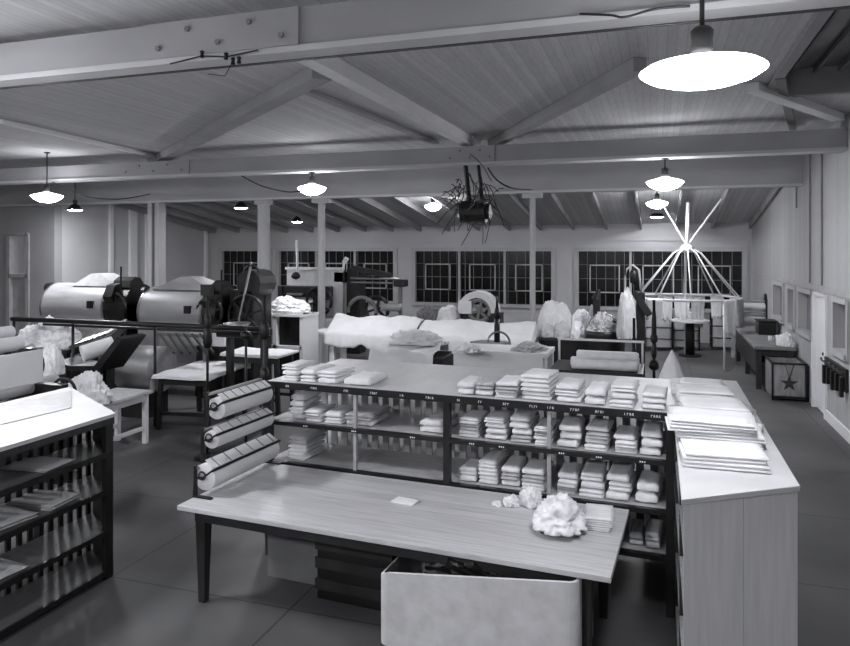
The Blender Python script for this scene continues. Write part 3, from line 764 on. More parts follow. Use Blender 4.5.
# pale little table with linen heap
def simple_table(name, label, c, w_, d_, z, ang, mt, ml, splay=0, cat='table'):
    ca, sa = cos(ang), sin(ang)
    def R(x, y): return (c[0] + x * ca - y * sa, c[1] + x * sa + y * ca)
    t = thing(name, label, cat, (c[0], c[1], 0))
    obj('tabletop', B().prism([R(-w_ / 2, -d_ / 2), R(w_ / 2, -d_ / 2), R(w_ / 2, d_ / 2), R(-w_ / 2, d_ / 2)], z - .04, z), mt, t, bevel=.004)
    for i in (-1, 1):
        for j in (-1, 1):
            x, y = R(i * (w_ / 2 - .07), j * (d_ / 2 - .07)); x2, y2 = R(i * (w_ / 2 - .07 + splay), j * (d_ / 2 - .07))
            obj('leg', B().bar((x2, y2, .001), (x, y, z - .041), .06, .06, (ca, sa, 0)), ml, t)
    for j in (-1, 1): obj('stretcher', B().bar((*R(-w_ / 2 + .07, j * (d_ / 2 - .07)), z * .3), (*R(w_ / 2 - .07, j * (d_ / 2 - .07)), z * .3), .03, .05), ml, t)
    k = B(); k.bar((*R(-w_ / 2 + .07, -d_ / 2 + .07), z - .09), (*R(w_ / 2 - .07, -d_ / 2 + .07), z - .09), .03, .09); obj('apron', k, ml, t); k = B()
    k.bar((*R(-w_ / 2 + .07, d_ / 2 - .07), z - .09), (*R(w_ / 2 - .07, d_ / 2 - .07), z - .09), .03, .09)
    obj('apron', k, ml, t)
    return t
A1, A2 = atz(76, 412, .72), atz(153, 390, .72); dv = A2 - A1; an = atan2(dv.y, dv.x); nv = Vector((-sin(an), cos(an), 0))
cc = (A1 + A2) / 2 + nv * .3
simple_table('work_table', 'small pale table with white legs behind the bookcase', (cc.x, cc.y, 0), dv.length, .6, .72, an, 'canvas_pale', 'trim_paint')
hc = A1.lerp(A2, .33) + nv * .26
o = obj('linen_heap', heap((hc.x, hc.y, .722), .3, .24, .36, 41, .2), 'linen', smooth=True, origin=(hc.x, hc.y, .72)); tag(o, 'tall heap of crumpled white linen on the small pale table', 'linen heap')
# two washing drums with dark gear ends
def washer(pxa, pxb, pyt, pyb, Yw, label, peak, gw):
    a = aty(pxa, pyb, Yw); c = aty(pxb, pyb, Yw); zt_ = aty((pxa + pxb) / 2, pyt, Yw).z; zb_ = aty((pxa + pxb) / 2, pyb, Yw).z
    R_ = .47; zc = zt_ - R_; x0, x1 = a.x, c.x; y = Yw + .35
    t = thing('washing_drum', label, 'washing machine', ((x0 + x1) / 2, y, 0))
    d = obj('drum', B().cyl((x0, y, zc), (x1, y, zc), R_, 40), 'drum_metal', t, smooth=True); autosmooth(d)
    for u in (.02, .98): obj('band', B().cyl((x0 + (x1 - x0) * u - .02, y, zc), (x0 + (x1 - x0) * u + .02, y, zc), R_ + .008, 40), 'steel', d)
    obj('latch', B().box(x1 - .35, x1 - .22, y - R_ - .03, y - R_ + .1, zc + .02, zc + .16), 'iron', t)
    obj('casing', B().box(x0, x1, y - .45, y + .45, .35, zc - .05), 'drum_metal', t, bevel=.03)
    for xx in (x0 + .1, x1 - .1): obj('leg', B().box(xx - .06, xx + .06, y - .42, y + .42, .002, .35), 'iron', t)
    xm = (x0 + x1) / 2 + (0.15 if peak else .35); hw = (x1 - x0) * (.5 if peak else .35)
    zz = zt_ - .04
    obj('cover', B().poly([(xm - hw, y - .25, zz), (xm + hw, y - .25, zz), (xm + hw, y + .3, zz), (xm - hw, y + .3, zz), (xm - .1, y - .2, zz + .24), (xm + .12, y - .2, zz + .24), (xm + .12, y + .2, zz + .24), (xm - .1, y + .2, zz + .24)],
                          [(0, 1, 5, 4), (1, 2, 6, 5), (2, 3, 7, 6), (3, 0, 4, 7), (4, 5, 6, 7), (3, 2, 1, 0)]), 'drum_metal' if peak else 'canvas_pale', t)
    gx = x1 + .1
    g = B().box(x1 + .02, x1 + gw, y - .38, y + .4, .002, zc + .1); g.cyl((x1 + .02, y, zc), (x1 + gw, y, zc), R_ * 1.02, 24); g.cyl((x1 + .08, y - .1, zc + .42), (x1 + gw - .02, y - .1, zc + .42), .2, 9); g.cyl((x1 + .05, y - .25, zc + .25), (x1 + gw * .5, y - .25, zc + .25), .27, 7)
    obj('gear_case', g, 'dark_paint', t)
    obj('pulley', B().wheel((x1 + gw * .5, y - .43, zc + .05), .26, .03, 'y', 6), 'iron', t)
    obj('lever', B().bar((x1 + .3, y - .35, .8), (x1 + .42, y - .45, zt_ + .35), .03, .03), 'iron', t)
    obj('cap', B().cyl((x0 - .04, y, zc + .1), (x0, y, zc + .1), .14, 18).cyl((x0 - .05, y - .2, zt_ - .1), (x0 + .02, y - .2, zt_ - .1), .11, 14), 'dark_paint', t)
washer(44, 107, 284, 322, 10.8, 'left horizontal metal washing drum beneath the far left lamp', False, .5)
washer(141, 205, 288, 325, 10.8, 'right horizontal metal washing drum with peaked cover', True, .3)
# pipe rail with posts
YR = 8.7; pa, pb = aty(12, 319, YR), aty(266, 328, YR)
t = thing('pipe_rail', 'long black pipe rail on thin posts before the washing drums', 'rail', ((pa.x + pb.x) / 2, YR, 0))
obj('top_bar', B().cyl((pa.x, YR, pa.z), (pb.x, YR, pa.z), .038, 12), 'dark_paint', t, smooth=True)
obj('lower_bar', B().cyl((pa.x + .6, YR + .06, pa.z - .07), (pb.x, YR + .06, pa.z - .07), .022, 10), 'dark_paint', t, smooth=True)
for px in (14, 73, 155, 263):
    x = aty(px, 320, YR).x; obj('post', B().cyl((x, YR, .002), (x, YR, pa.z), .022, 10), 'dark_paint', t, smooth=True)
# flat board across rail (pale)
p = aty(60, 317, YR)
# piles and dark feed machines, centre left
t = thing('feed_table', 'dark feed table loaded with white laundry before the left drum', 'table', (-9.9, 9.2, 0))
fx0, fx1 = aty(6, 345, 9.0).x, aty(74, 345, 9.0).x
obj('tabletop', B().box(fx0, fx1, 8.85, 9.65, .98, 1.03), 'dark_wood', t)
for x in (fx0 + .1, fx1 - .1):
    for y in (8.95, 9.55): obj('leg', B().box(x - .04, x + .04, y - .04, y + .04, .002, .98), 'dark_paint', t)
for i, (px, y, rx, ry, h_) in enumerate(((33, 9.2, .26, .26, .3), (50, 9.3, .3, .26, .42), (66, 9.15, .24, .24, .34))):
    x = aty(px, 340, y).x
    o = obj('laundry_heap', heap((x, y, 1.032), rx, ry, h_, 50 + i, .25), 'linen', smooth=True, origin=(x, y, 1.03))
    tag(o, '%s heap of white laundry on the dark feed table before the left drum' % ('left', 'middle', 'right')[i], 'laundry heap')
t = thing('ribbed_conveyor', 'dark ribbed conveyor slope beside the laundry heaps', 'conveyor', (-8.9, 9.2, 0))
A = aty(80, 344, 9.2); D_ = aty(121, 330, 9.2)
obj('belt', B().bar(A, D_, .5, .12, (0, -.5, 1)), 'dark_paint', t)
rb = B()
for q in range(7):
    p = A.lerp(D_, (q + .5) / 7); rb.bar(p + Vector((0, -.27, -.03)), p + Vector((0, .2, .12)), .03, .03)
obj('rib', rb, 'steel', t)
for p in (A, D_):
    obj('leg', B().bar((p.x, p.y + .05, .002), (p.x, p.y + .05, p.z - .05), .06, .06), 'iron', t)
t = thing('cloth_trough', 'dark sloping trough with white cloth roll behind the small pale table', 'machine', (-7.9, 8.2, 0))
q = [aty(*k, 8.0) for k in ((50, 366), (70, 371), (98, 372), (122, 339), (117, 337), (94, 366), (70, 366), (52, 361))]
n = len(q)
obj('trough_body', B().poly([(p.x, 8.0, p.z) for p in q] + [(p.x, 8.5, p.z) for p in q], [tuple(range(n))[::-1], tuple(range(n, 2 * n))] + [(i, (i + 1) % n, n + (i + 1) % n, n + i) for i in range(n)]), 'dark_paint', t)
for k in (1, 2): obj('leg', B().box(q[k].x - .04, q[k].x + .04, 8.2, 8.28, .002, q[k].z + .01), 'iron', t)
r0, r1 = aty(82, 354, 8.05), aty(113, 344, 8.4)
o = obj('cloth_roll', B().cyl(r0, r1, .12, 20), 'linen', origin=r0, smooth=True); autosmooth(o); tag(o, 'rolled white cloth resting on the dark sloping trough', 'cloth roll')
o = obj('white_cloth', heap((aty(52, 360, 7.5).x, 7.5, .95), .16, .14, .42, 54, .2), 'linen', smooth=True, origin=(aty(52, 360, 7.5).x, 7.5, .95)); tag(o, 'white cloth heap on a dark stool left of the sloping trough', 'cloth')
sx_ = aty(52, 360, 7.5).x; st = thing('stool', 'dark stool under the white cloth left of sloping trough', 'stool', (sx_, 7.5, 0))
obj('seat', B().cyl((sx_, 7.5, .91), (sx_, 7.5, .948), .17, 18), 'iron', st)
for k in range(3):
    a = 2.1 * k; obj('leg', B().bar((sx_ + .1 * cos(a), 7.5 + .1 * sin(a), .91), (sx_ + .16 * cos(a), 7.5 + .16 * sin(a), .002), .03, .03), 'iron', st)
a, c = aty(114, 352, 9.0), aty(150, 343, 9.0)
t = thing('metal_tank', 'dull metal cylinder lying low behind the dark trough', 'tank', ((a.x + c.x) / 2, 9.2, 0))
tk_ = obj('tank_body', B().cyl((a.x, 9.3, .75), (c.x, 9.3, .75), .36, 30), 'drum_metal', t, smooth=True); autosmooth(tk_)
obj('cradle', B().box(a.x + .1, c.x - .1, 9.05, 9.55, .002, .45), 'iron', t)
# striped rods (rack of sticks)
for i in range(5):
    a = aty(165 + i * 9, 341, 9.7); c = aty(178 + i * 9, 352, 9.2)
t = thing('stick_rack', 'rack of slanting dark rods between rail and white draped table', 'rack', (-6.9, 9.5, 0))
for i in range(6):
    a, c = aty(160 + i * 8, 334, 9.8), aty(174 + i * 8, 353, 9.2)
    obj('rod', B().cyl(a, c, .02, 8), 'iron', t)
a, c = aty(158, 334, 9.8), aty(205, 334, 9.8)
obj('cross_bar', B().bar((a.x, 9.8, a.z), (c.x, 9.8, a.z), .04, .05), 'grey_paint', t)
for x in (a.x, c.x): obj('leg', B().bar((x, 9.8, .002), (x, 9.8, a.z), .04, .04), 'grey_paint', t)
# white draped table on dark trestle
A1, A2, A3 = atz(154, 376, .8), atz(208, 378, .8), atz(240, 363, .8); dv = A2 - A1; an = atan2(dv.y, dv.x); nv = Vector((-sin(an), cos(an), 0))
dep = (A3 - A2).dot(nv); cc = (A1 + A2) / 2 + nv * dep / 2
t = simple_table('trestle_table', 'dark trestle table under a white sheet left of the roll rack', (cc.x, cc.y, 0), dv.length, dep, .8, an, 'dark_wood', 'dark_paint', .04)
hw, hd = dv.length / 2 + .01, dep / 2 + .01
o = obj('table_sheet', drape(cc.x - hw, cc.x + hw, cc.y - hd, cc.y + hd, .806, (.22, .04, .04, .1), 5), 'sheet', smooth=True, origin=(cc.x, cc.y, .8)); o.rotation_euler.z = an; thicken(o); tag(o, 'white sheet over the dark trestle table', 'sheet')
a = aty(165, 342, 9.9); c = aty(224, 330, 9.9)
t = thing('ironing_board', 'wide white padded board beyond the draped trestle table', 'board', ((a.x + c.x) / 2, 9.95, 0))
obj('pad', B().box(a.x + .5, c.x, 9.9, 10.05, c.z - .28, c.z + .02), 'sheet', t, bevel=.02)
obj('leg', B().box(a.x + .6, a.x + .68, 9.94, 10.0, .002, c.z - .28), 'iron', t); obj('leg', B().box(c.x - .14, c.x - .06, 9.94, 10.0, .002, c.z - .28), 'iron', t)
# second table with white top further back
p = atz(260, 351, 1.02)
t = simple_table('trestle_table', 'second dark trestle table with white cloth, just left of shelving', (p.x, p.y, 0), 1.0, .6, 1.0, 0, 'dark_wood', 'dark_paint', .04)
o = obj('table_sheet', drape(p.x - .51, p.x + .51, p.y - .31, p.y + .31, 1.006, (.03, .03, .04, .03), 6), 'sheet', smooth=True, origin=(p.x, p.y, 1.0)); thicken(o); tag(o, 'white cloth over the smaller rear trestle table beside dark stands', 'sheet')
# black stands with gauges
def gauge_stand(px, ytop, ybase_z, Yp, marks_, label, arm=0):
    p = aty(px, ytop, Yp); x = p.x
    t = thing('gauge_stand', label, 'stand', (x, Yp, 0))
    obj('pole', B().cyl((x, Yp, .02), (x, Yp, p.z), .018, 10), 'dark_paint', t, smooth=True)
    obj('base', B().lathe([(0, .002), (.17, .002), (.16, .03), (.04, .06), (0, .06)], (x, Yp, 0), 20), 'iron', t, smooth=True)
    for py, r_, h_ in marks_:
        z = aty(px, py, Yp).z; obj('fitting', B().lathe([(0, -h_), (r_ * .6, -h_), (r_, -h_ * .5), (r_ * .9, h_ * .4), (r_ * .5, h_), (0, h_)], (x, Yp, z), 14), 'dark_paint', t, smooth=True)
    if arm:
        z = p.z; obj('gauge', B().box(x - .07, x + .06, Yp - .05, Yp + .05, z - .12, z + .02), 'dark_paint', t)
gauge_stand(207.5, 286, 0, 7.6, [(322, .05, .1), (337, .06, .14)], 'black stand with boxy gauge before the white draped table', 1)
gauge_stand(264.5, 296, 0, 6.9, [(330, .06, .1), (375, .06, .08)], 'black stand at the shelving left corner, in front of the thick column')
gauge_stand(246, 328, 0, 8.0, [(335, .08, .05)], 'thin black stand between the two trestle tables')
# tall dark machine with pointed lever right of drums
a = aty(242, 330, 10.9)
t = thing('gear_machine', 'tall dark geared machine between the right drum and thick column', 'machine', (a.x, 11.2, 0))
z_ = aty(236, 290, 10.9).z
obj('machine_body', B().box(a.x - .3, a.x + .2, 10.95, 11.6, .002, z_), 'dark_paint', t, bevel=.03)
obj('fly_wheel', B().wheel((a.x + .1, 10.88, z_ - .45), .36, .03, 'y', 6), 'iron', t)
obj('top_gear', B().cyl((a.x + .1, 10.95, z_ + .12), (a.x + .1, 11.5, z_ + .12), .25, 12), 'dark_paint', t)
obj('lever', B().bar((a.x - .05, 10.86, z_ - .6), (a.x + .22, 10.86, z_ + .5), .03, .03), 'mid_paint', t)
obj('guard', B().torus((a.x + .22, 10.86, z_ + .3), .15, .02, 'y', 20, 6, 0, pi), 'iron', t)
p = aty(235, 326, 8.9)
t = thing('dark_bench', 'low dark bench with metal pans behind the second trestle table', 'bench', (p.x, 9.0, 0))
obj('bench_top', B().box(p.x - .3, p.x + .4, 8.85, 9.3, p.z - .17, p.z - .05), 'dark_paint', t, bevel=.02)
for dx in (-.25, .34): obj('leg', B().box(p.x + dx - .04, p.x + dx + .04, 9.1, 9.2, .002, p.z - .17), 'iron', t)
obj('pan', B().lathe([(0, 0), (.16, 0), (.2, .07), (.19, .07), (.15, .01), (0, .01)], (p.x - .1, 9.1, p.z - .045), 20), 'steel', t, smooth=True)
# cabinet with linen on top, behind thick column
a, c = aty(275, 345, 11.9), aty(302, 345, 11.9); zt_ = aty(290, 314, 11.9).z
t = thing('ironing_cabinet', 'pale framed dark cabinet right of the thick round column', 'cabinet', ((a.x + c.x) / 2, 12.1, 0))
fr = B()
for x in (a.x, c.x): fr.box(x - .04, x + .04, 11.88, 12.5, .002, zt_)
fr.box(a.x - .35, c.x + .05, 11.86, 12.5, zt_ - .05, zt_); fr.box(a.x - .3, c.x, 11.88, 11.95, .75, .82)
obj('cabinet_frame', fr, 'trim_paint', t); obj('cabinet_panel', B().box(a.x + .04, c.x - .04, 12.0, 12.45, .05, zt_ - .05), 'dark_paint', t)
o = obj('linen_heap', heap(((a.x + c.x) / 2 - .15, 12.15, zt_ + .002), .42, .25, .3, 61, .18), 'linen', origin=((a.x + c.x) / 2, 12.15, zt_)); tag(o, 'white cloth heap on the pale framed cabinet', 'linen heap')

# far left back: mangle seen between the thick and slim columns
Ym = 16.0; a, c = aty(281, 300, Ym), aty(334, 300, Ym)
za = lambda py: aty(305, py, Ym).z
t = thing('mangle', 'upright mangle with pale back board and white roller under small shaded lamp', 'mangle', ((a.x + c.x) / 2, Ym, 0))
obj('back_board', B().box(a.x, c.x + .1, Ym + .3, Ym + .35, .9, za(269)), 'counter_top', t)
obj('board_rail', B().box(a.x - .03, c.x + .12, Ym + .26, Ym + .38, za(270), za(267.5)), 'trim_paint', t)
o = obj('roller', B().cyl((a.x, Ym, za(304)), (a.x + 1.0, Ym, za(304)), .13, 24), 'sheet', t, smooth=True); autosmooth(o)
obj('press_bed', B().box(a.x, c.x - .1, Ym - .1, Ym + .2, za(297), za(286)), 'dark_paint', t, bevel=.03)
obj('feed_plate', B().box(a.x + .25, a.x + .7, Ym - .16, Ym - .05, za(295), za(293)), 'steel', t)
for x in (a.x + .05, a.x + 1.05): obj('side_frame', B().box(x - .06, x + .06, Ym - .15, Ym + .25, .002, za(286)), 'iron', t)
obj('gear_wheel', B().wheel((a.x + 1.22, Ym - .25, za(300)), .34, .04, 'y', 6), 'iron', t)
obj('steam_pipe', B().tube([(a.x + .42, Ym + .1, za(282)), (a.x + .42, Ym + .1, za(268)), (a.x + .4, Ym + .1, za(240))], .035), 'trim_paint', t)
obj('valve', B().lathe([(0, -.1), (.1, -.06), (.12, 0), (.08, .08), (0, .1)], (a.x + .4, Ym + .05, za(276)), 14), 'iron', t, smooth=True)
# dark press machine with horizontal shafts (340-408)
Yp = 16.4; X_ = lambda px: aty(px, 280, Yp).x; Z_ = lambda py, px=370: aty(px, py, Yp).z
t = thing('shaft_press', 'black belt driven press with long steel shafts before the second far window', 'machine', (X_(365), Yp, 0))
obj('head_box', B().box(X_(335), X_(346), Yp - .1, Yp + .3, Z_(283), Z_(272)), 'dark_paint', t, bevel=.02)
obj('pedestal', B().box(X_(337), X_(347), Yp, Yp + .25, .002, Z_(283)), 'mid_paint', t)
obj('machine_body', B().box(X_(347), X_(360), Yp - .05, Yp + .4, .002, Z_(268)), 'dark_paint', t, bevel=.03)
for py in (278.5, 282.5): obj('shaft', B().cyl((X_(352), Yp - .1, Z_(py)), (X_(402), Yp - .1, Z_(py)), .028, 10), 'steel', t, smooth=True)
obj('shaft_block', B().box(X_(396), X_(407), Yp - .18, Yp + .1, Z_(286), Z_(279)), 'dark_paint', t, bevel=.02)
obj('shaft_post', B().box(X_(399), X_(402), Yp - .05, Yp + .03, .002, Z_(286)), 'grey_paint', t)
obj('arched_guard', B().torus((X_(366), Yp - .25, Z_(312)), .38, .05, 'y', 24, 8, 0, pi), 'grey_paint', t)
obj('cross_arm', B().bar((X_(352), Yp, Z_(268)), (X_(392), Yp, Z_(276)), .12, .14), 'dark_paint', t)
obj('fly_wheel', B().wheel((X_(380), Yp - .2, Z_(308)), .3, .05, 'y', 6), 'dark_paint', t)
obj('lubricator', B().cyl((X_(343), Yp, Z_(272)), (X_(344), Yp, Z_(262)), .03, 10).cyl((X_(344), Yp, Z_(263)), (X_(347), Yp, Z_(258)), .06, 10), 'trim_paint', t)
obj('roller', B().cyl((X_(385), Yp - .2, Z_(306)), (X_(404), Yp - .2, Z_(306)), .1, 16), 'mid_paint', t, smooth=True)

# ================================================================== CENTRE: cloth covered tables
p0 = atz(311, 331, 1.0); 
TXa, TXb = p0.x, aty(531, 330, 12.9).x
ya, yb = 12.0, 13.2
ya = p0.y - .1
t = thing('sheeted_table', 'long table under white sheets in the middle of the hall', 'table', ((TXa + TXb) / 2, ya + .6, 0))
obj('tabletop', B().box(TXa, TXb, ya, ya + .66, .95, 1.0), 'trim_paint', t)
for x in (TXa + .08, TXa + .5, (TXa + TXb) / 2, TXb - .1):
    for y in (ya + .08, ya + .58): obj('leg', B().box(x - .05, x + .05, y - .05, y + .05, .002, .95), 'trim_paint', t)
o = obj('white_sheet', drape(TXa + .35, (TXa + TXb) / 2, ya - .02, ya + .64, 1.004, (0, 0, .25, 0), 11, hem=.7, bumpy=.04, rise=.3), 'sheet', smooth=True, origin=(TXa + 1, ya, 1)); thicken(o); tag(o, 'white sheet with ragged hem over the left half of long table', 'sheet')
o = obj('white_sheet', drape((TXa + TXb) / 2 + .02, TXb + .02, ya - .02, ya + .64, 1.004, (0, .2, .6, 0), 12, hem=.5, bumpy=.04, rise=.28), 'sheet', smooth=True, origin=(TXb - 1, ya, 1)); thicken(o); tag(o, 'white sheet over the right half of long table behind press iron', 'sheet')
# press iron on its table
Yi = 10.6; xi = aty(497, 330, Yi).x; zi = lambda py: aty(497, py, Yi).z
t = thing('press_iron', 'black press iron with upright post on a dark table before the sheets', 'press iron', (xi, Yi, 0))
obj('iron_bed', B().prism([(xi - .42, Yi - .05), (xi - .3, Yi - .2), (xi + .1, Yi - .22), (xi + .22, Yi), (xi + .1, Yi + .2), (xi - .3, Yi + .2)], zi(347), zi(342)), 'grey_paint', t, bevel=.01)
obj('post', B().cyl((xi, Yi, zi(342)), (xi, Yi, zi(318)), .045, 12).cyl((xi, Yi, zi(318)), (xi, Yi, zi(308)), .06, 12, .03).cyl((xi, Yi, zi(308)), (xi, Yi, zi(296)), .02, 10), 'dark_paint', t, smooth=True)
obj('hoop', B().torus((xi + .05, Yi - .1, zi(342)), .17, .018, 'y', 20, 6, 0, pi), 'steel', t)
obj('pedestal', B().box(xi - .25, xi + .1, Yi - .12, Yi + .12, .002, zi(347)), 'iron', t)
# draped piles nearer than the long table
Yd = 9.4
def X9(px): return aty(px, 350, Yd).x
def Z9(py, px=400): return aty(px, py, Yd).z
t = thing('cloth_cart', 'dark wheeled cart loaded with sheets behind the shelving top', 'cart', (X9(405), Yd, 0))
obj('cart_body', B().box(X9(374), X9(444), Yd - .1, Yd + .6, .15, 1.15), 'dark_paint', t, bevel=.02)
for x in (X9(378), X9(436)): obj('wheel', B().cyl((x, Yd + .05, .075), (x + .05, Yd + .05, .075), .073, 16), 'iron', t)
o = obj('white_sheet', drape(X9(374), X9(436), Yd - .13, Yd + .62, 1.16, (.5, 0, .6, .1), 21, nx=30, hem=.6, bumpy=.09, rise=.12), 'sheet', smooth=True, origin=(X9(400), Yd, 1.14)); thicken(o, .008)
tag(o, 'white sheet hanging over the dark cart behind the shelving', 'sheet')
o = obj('sheet_bundle', heap((X9(408), Yd + .35, 1.27), .42, .2, .2, 82, .22), 'sheet', smooth=True, origin=(X9(418), Yd, 1.2)); tag(o, 'bundle of white sheets on top of the dark sheeted cart', 'linen heap')
# pale boxed counter (460-548)
Yq = 8.6; xq0, xq1 = aty(452, 350, Yq).x, aty(547, 350, Yq).x; zq = aty(500, 352, Yq).z
t = thing('pale_worktable', 'pale covered worktable directly behind the shelving middle', 'table', ((xq0 + xq1) / 2, Yq + .3, 0))
obj('tabletop', B().box(xq0, xq1, Yq, Yq + .7, zq - .05, zq), 'sheet', t)
obj('front_cover', B().box(xq0 + .05, xq1 - .05, Yq + .01, Yq + .03, .3, zq - .05), 'sheet', t)
for x in (xq0 + .05, xq1 - .05):
    for y in (Yq + .07, Yq + .62): obj('leg', B().box(x - .04, x + .04, y - .035, y + .035, .002, zq - .05), 'trim_paint', t)
crumple(470, 352, zq, .14, .14, .1, 83, 'small white cloth lying on the pale worktable left end')
crumple(530, 350, zq, .2, .2, .09, 84, 'flat grey cloth on the pale worktable right end', m='linen_grey')
# dark table with long white rolls (548-660)
Yt = 8.3; xt0, xt1 = aty(549, 360, Yt).x, aty(643, 360, Yt).x; zt_ = aty(600, 372, Yt).z
t = thing('roll_table', 'dark table holding long white rolls behind the shelving right half', 'table', ((xt0 + xt1) / 2, Yt + .3, 0))
obj('tabletop', B().box(xt0, xt1, Yt, Yt + .8, zt_ - .05, zt_), 'dark_wood', t)
for x in (xt0 + .06, xt1 - .06):
    for y in (Yt + .07, Yt + .72): obj('leg', B().box(x - .03, x + .03, y - .03, y + .03, .002, zt_ - .05), 'dark_paint', t)
obj('top_rail', B().bar((xt0, Yt + .76, zt_ + .27), (xt1, Yt + .76, zt_ + .27), .025, .025), 'trim_paint', t)
for x in (xt0 + .02, xt1 - .02): obj('rail_post', B().bar((x, Yt + .76, zt_), (x, Yt + .76, zt_ + .26), .025, .025), 'trim_paint', t)
for i, (dy, z0, r_, q) in enumerate(((.12, 0, .065, .25), (.3, 0, .06, .22), (.5, 0, .06, .3), (.21, .105, .055, .3))):
    rl = B().lathe([(0, 0), (r_ * .8, 0), (r_, .02), (r_ * .96, .3), (r_ * 1.02, .6), (r_, xt1 - xt0 - q - .08), (r_ * .7, xt1 - xt0 - q - .05), (0, xt1 - xt0 - q - .05)], (xt0 + q, Yt + dy, zt_ + z0 + r_ + .002), 18, 'x')
    o = obj('cloth_roll', rl, 'linen', smooth=True, origin=(xt0 + q, Yt + dy, zt_)); tag(o, '%s long white cloth roll lying on the dark roll table' % ('front', 'second', 'rear', 'upper')[i], 'cloth roll', 'cloth rolls')
# peaked white cloth behind counter corner
Yc = 7.25; xc = aty(672, 360, Yc).x; ztop = aty(672, 350, Yc).z
b = B(); prof = []
N = 48; rings = []
for j in range(15):
    u = j / 14; z = ztop * (1 - u) + .002; rad = .006 + .11 * min(1, u * 5.0) ** .8 + .13 * u
    rings.append([b.bm.verts.new((xc + cos(2 * pi * i / N) * rad * (1 + .2 * u * sin(9 * 2 * pi * i / N)), Yc + sin(2 * pi * i / N) * rad * (1 + .2 * u * sin(9 * 2 * pi * i / N)), z)) for i in range(N)])
for j in range(14):
    for i in range(N): b.bm.faces.new((rings[j][i], rings[j][(i + 1) % N], rings[j + 1][(i + 1) % N], rings[j + 1][i]))
b.bm.faces.new(rings[0]); b.bm.faces.new(rings[-1])
o = obj('draped_cloth', b, 'sheet', smooth=True, origin=(xc, Yc, 0)); tag(o, 'peaked white cloth hanging over a post behind the counter corner', 'cloth')

# arch machine with white cover (460-497)
Ya = 15.4; XA = lambda px: aty(px, 300, Ya).x; ZA = lambda py: aty(478, py, Ya).z
t = thing('arched_mangle', 'arched dark machine with white cover before the middle far window', 'machine', (XA(478), Ya, 0))
cz = ZA(313); R_ = (XA(497) - XA(457)) / 2; cx = (XA(497) + XA(457)) / 2
b = B(); n = 20; vs_ = []
for i in range(n + 1):
    a = pi * i / n
    for r_ in (R_, R_ - .14): 
        for y in (Ya, Ya + .4): vs_.append((cx + r_ * cos(a), y, cz + r_ * sin(a) * 1.05))
fs = []
for i in range(n):
    q = i * 4; fs += [(q, q + 4, q + 5, q + 1), (q + 2, q + 3, q + 7, q + 6), (q, q + 2, q + 6, q + 4), (q + 1, q + 5, q + 7, q + 3)]
b.poly(vs_, fs); obj('cover', b, 'sheet', t)
obj('inner_arch', B().torus((cx, Ya + .1, cz), R_ - .22, .07, 'y', 20, 6, 0, pi), 'dark_paint', t)
obj('gear', B().wheel((cx + .05, Ya + .05, cz + .05), .24, .05, 'y', 6), 'grey_paint', t)
obj('machine_body', B().box(XA(456), XA(500), Ya + .05, Ya + .4, .002, cz), 'dark_paint', t)
obj('front_plate', B().box(XA(459), XA(472), Ya - .05, Ya, cz - .02, ZA(301)), 'trim_paint', t)
o = obj('sheet_heap', heap((XA(450), Ya - .1, 1.0), .27, .3, .38, 91, .15), 'sheet', smooth=True, origin=(XA(450), Ya, 1)); 
t2 = thing('side_table', 'low grey side table left of the arched machine', 'table', (XA(440), Ya, 0))
obj('tabletop', B().box(XA(420), XA(456) - .02, Ya - .45, Ya + .3, .95, .998), 'mid_paint', t2)
for x in (XA(422), XA(453)): obj('leg', B().box(x - .04, x + .04, Ya - .3, Ya + .2, .002, .95), 'grey_paint', t2)
tag(o, 'white sheet heap left of the arched machine', 'linen heap')
o = obj('laundry_heap', heap((XA(430), Ya - .1, 1.0), .27, .25, .36, 92, .3), 'grey_paint', origin=(XA(430), Ya, 1)); tag(o, 'dark grey laundry heap on the low side table', 'laundry heap')
# dark table with mixed laundry (540-585)
Yg = 13.2; XG = lambda px: aty(px, 320, Yg).x; ZG = lambda py: aty(562, py, Yg).z
t = thing('sorting_table', 'dark sorting table right of the thinnest pipe column', 'table', (XG(562), Yg + .3, 0))
obj('tabletop', B().box(XG(539), XG(588), Yg - .05, Yg + .9, ZG(338) - .05, ZG(338)), 'dark_wood', t)
obj('skirt', B().box(XG(540), XG(587), Yg, Yg + .05, .3, ZG(338) - .05), 'dark_paint', t)
for x in (XG(541), XG(586)): obj('leg', B().box(x - .04, x + .04, Yg + .02, Yg + .8, .002, ZG(338) - .05), 'dark_paint', t)
zz = ZG(338)
for i, (px, y, rx, ry, h_, m, lab) in enumerate(((546, .14, .15, .15, .24, 'linen_grey', 'left grey laundry heap on the dark sorting table'), (561, .14, .17, .15, .3, 'linen_grey', 'middle, largest grey laundry heap on the dark sorting table'), (577, .14, .15, .15, .3, 'linen', 'right white laundry heap on the dark sorting table'), (551, .58, .34, .2, .66, 'sheet', 'tall peaked white sheet at the back of dark sorting table'), (578, .58, .2, .18, .5, 'linen', 'rear right white heap on the dark sorting table'))):
    o = obj('laundry_heap', heap((XG(px), Yg + y, zz + .002), rx, ry, h_, 100 + i, .13), m, smooth=True, origin=(XG(px), Yg + y, zz)); tag(o, lab, 'laundry heap')
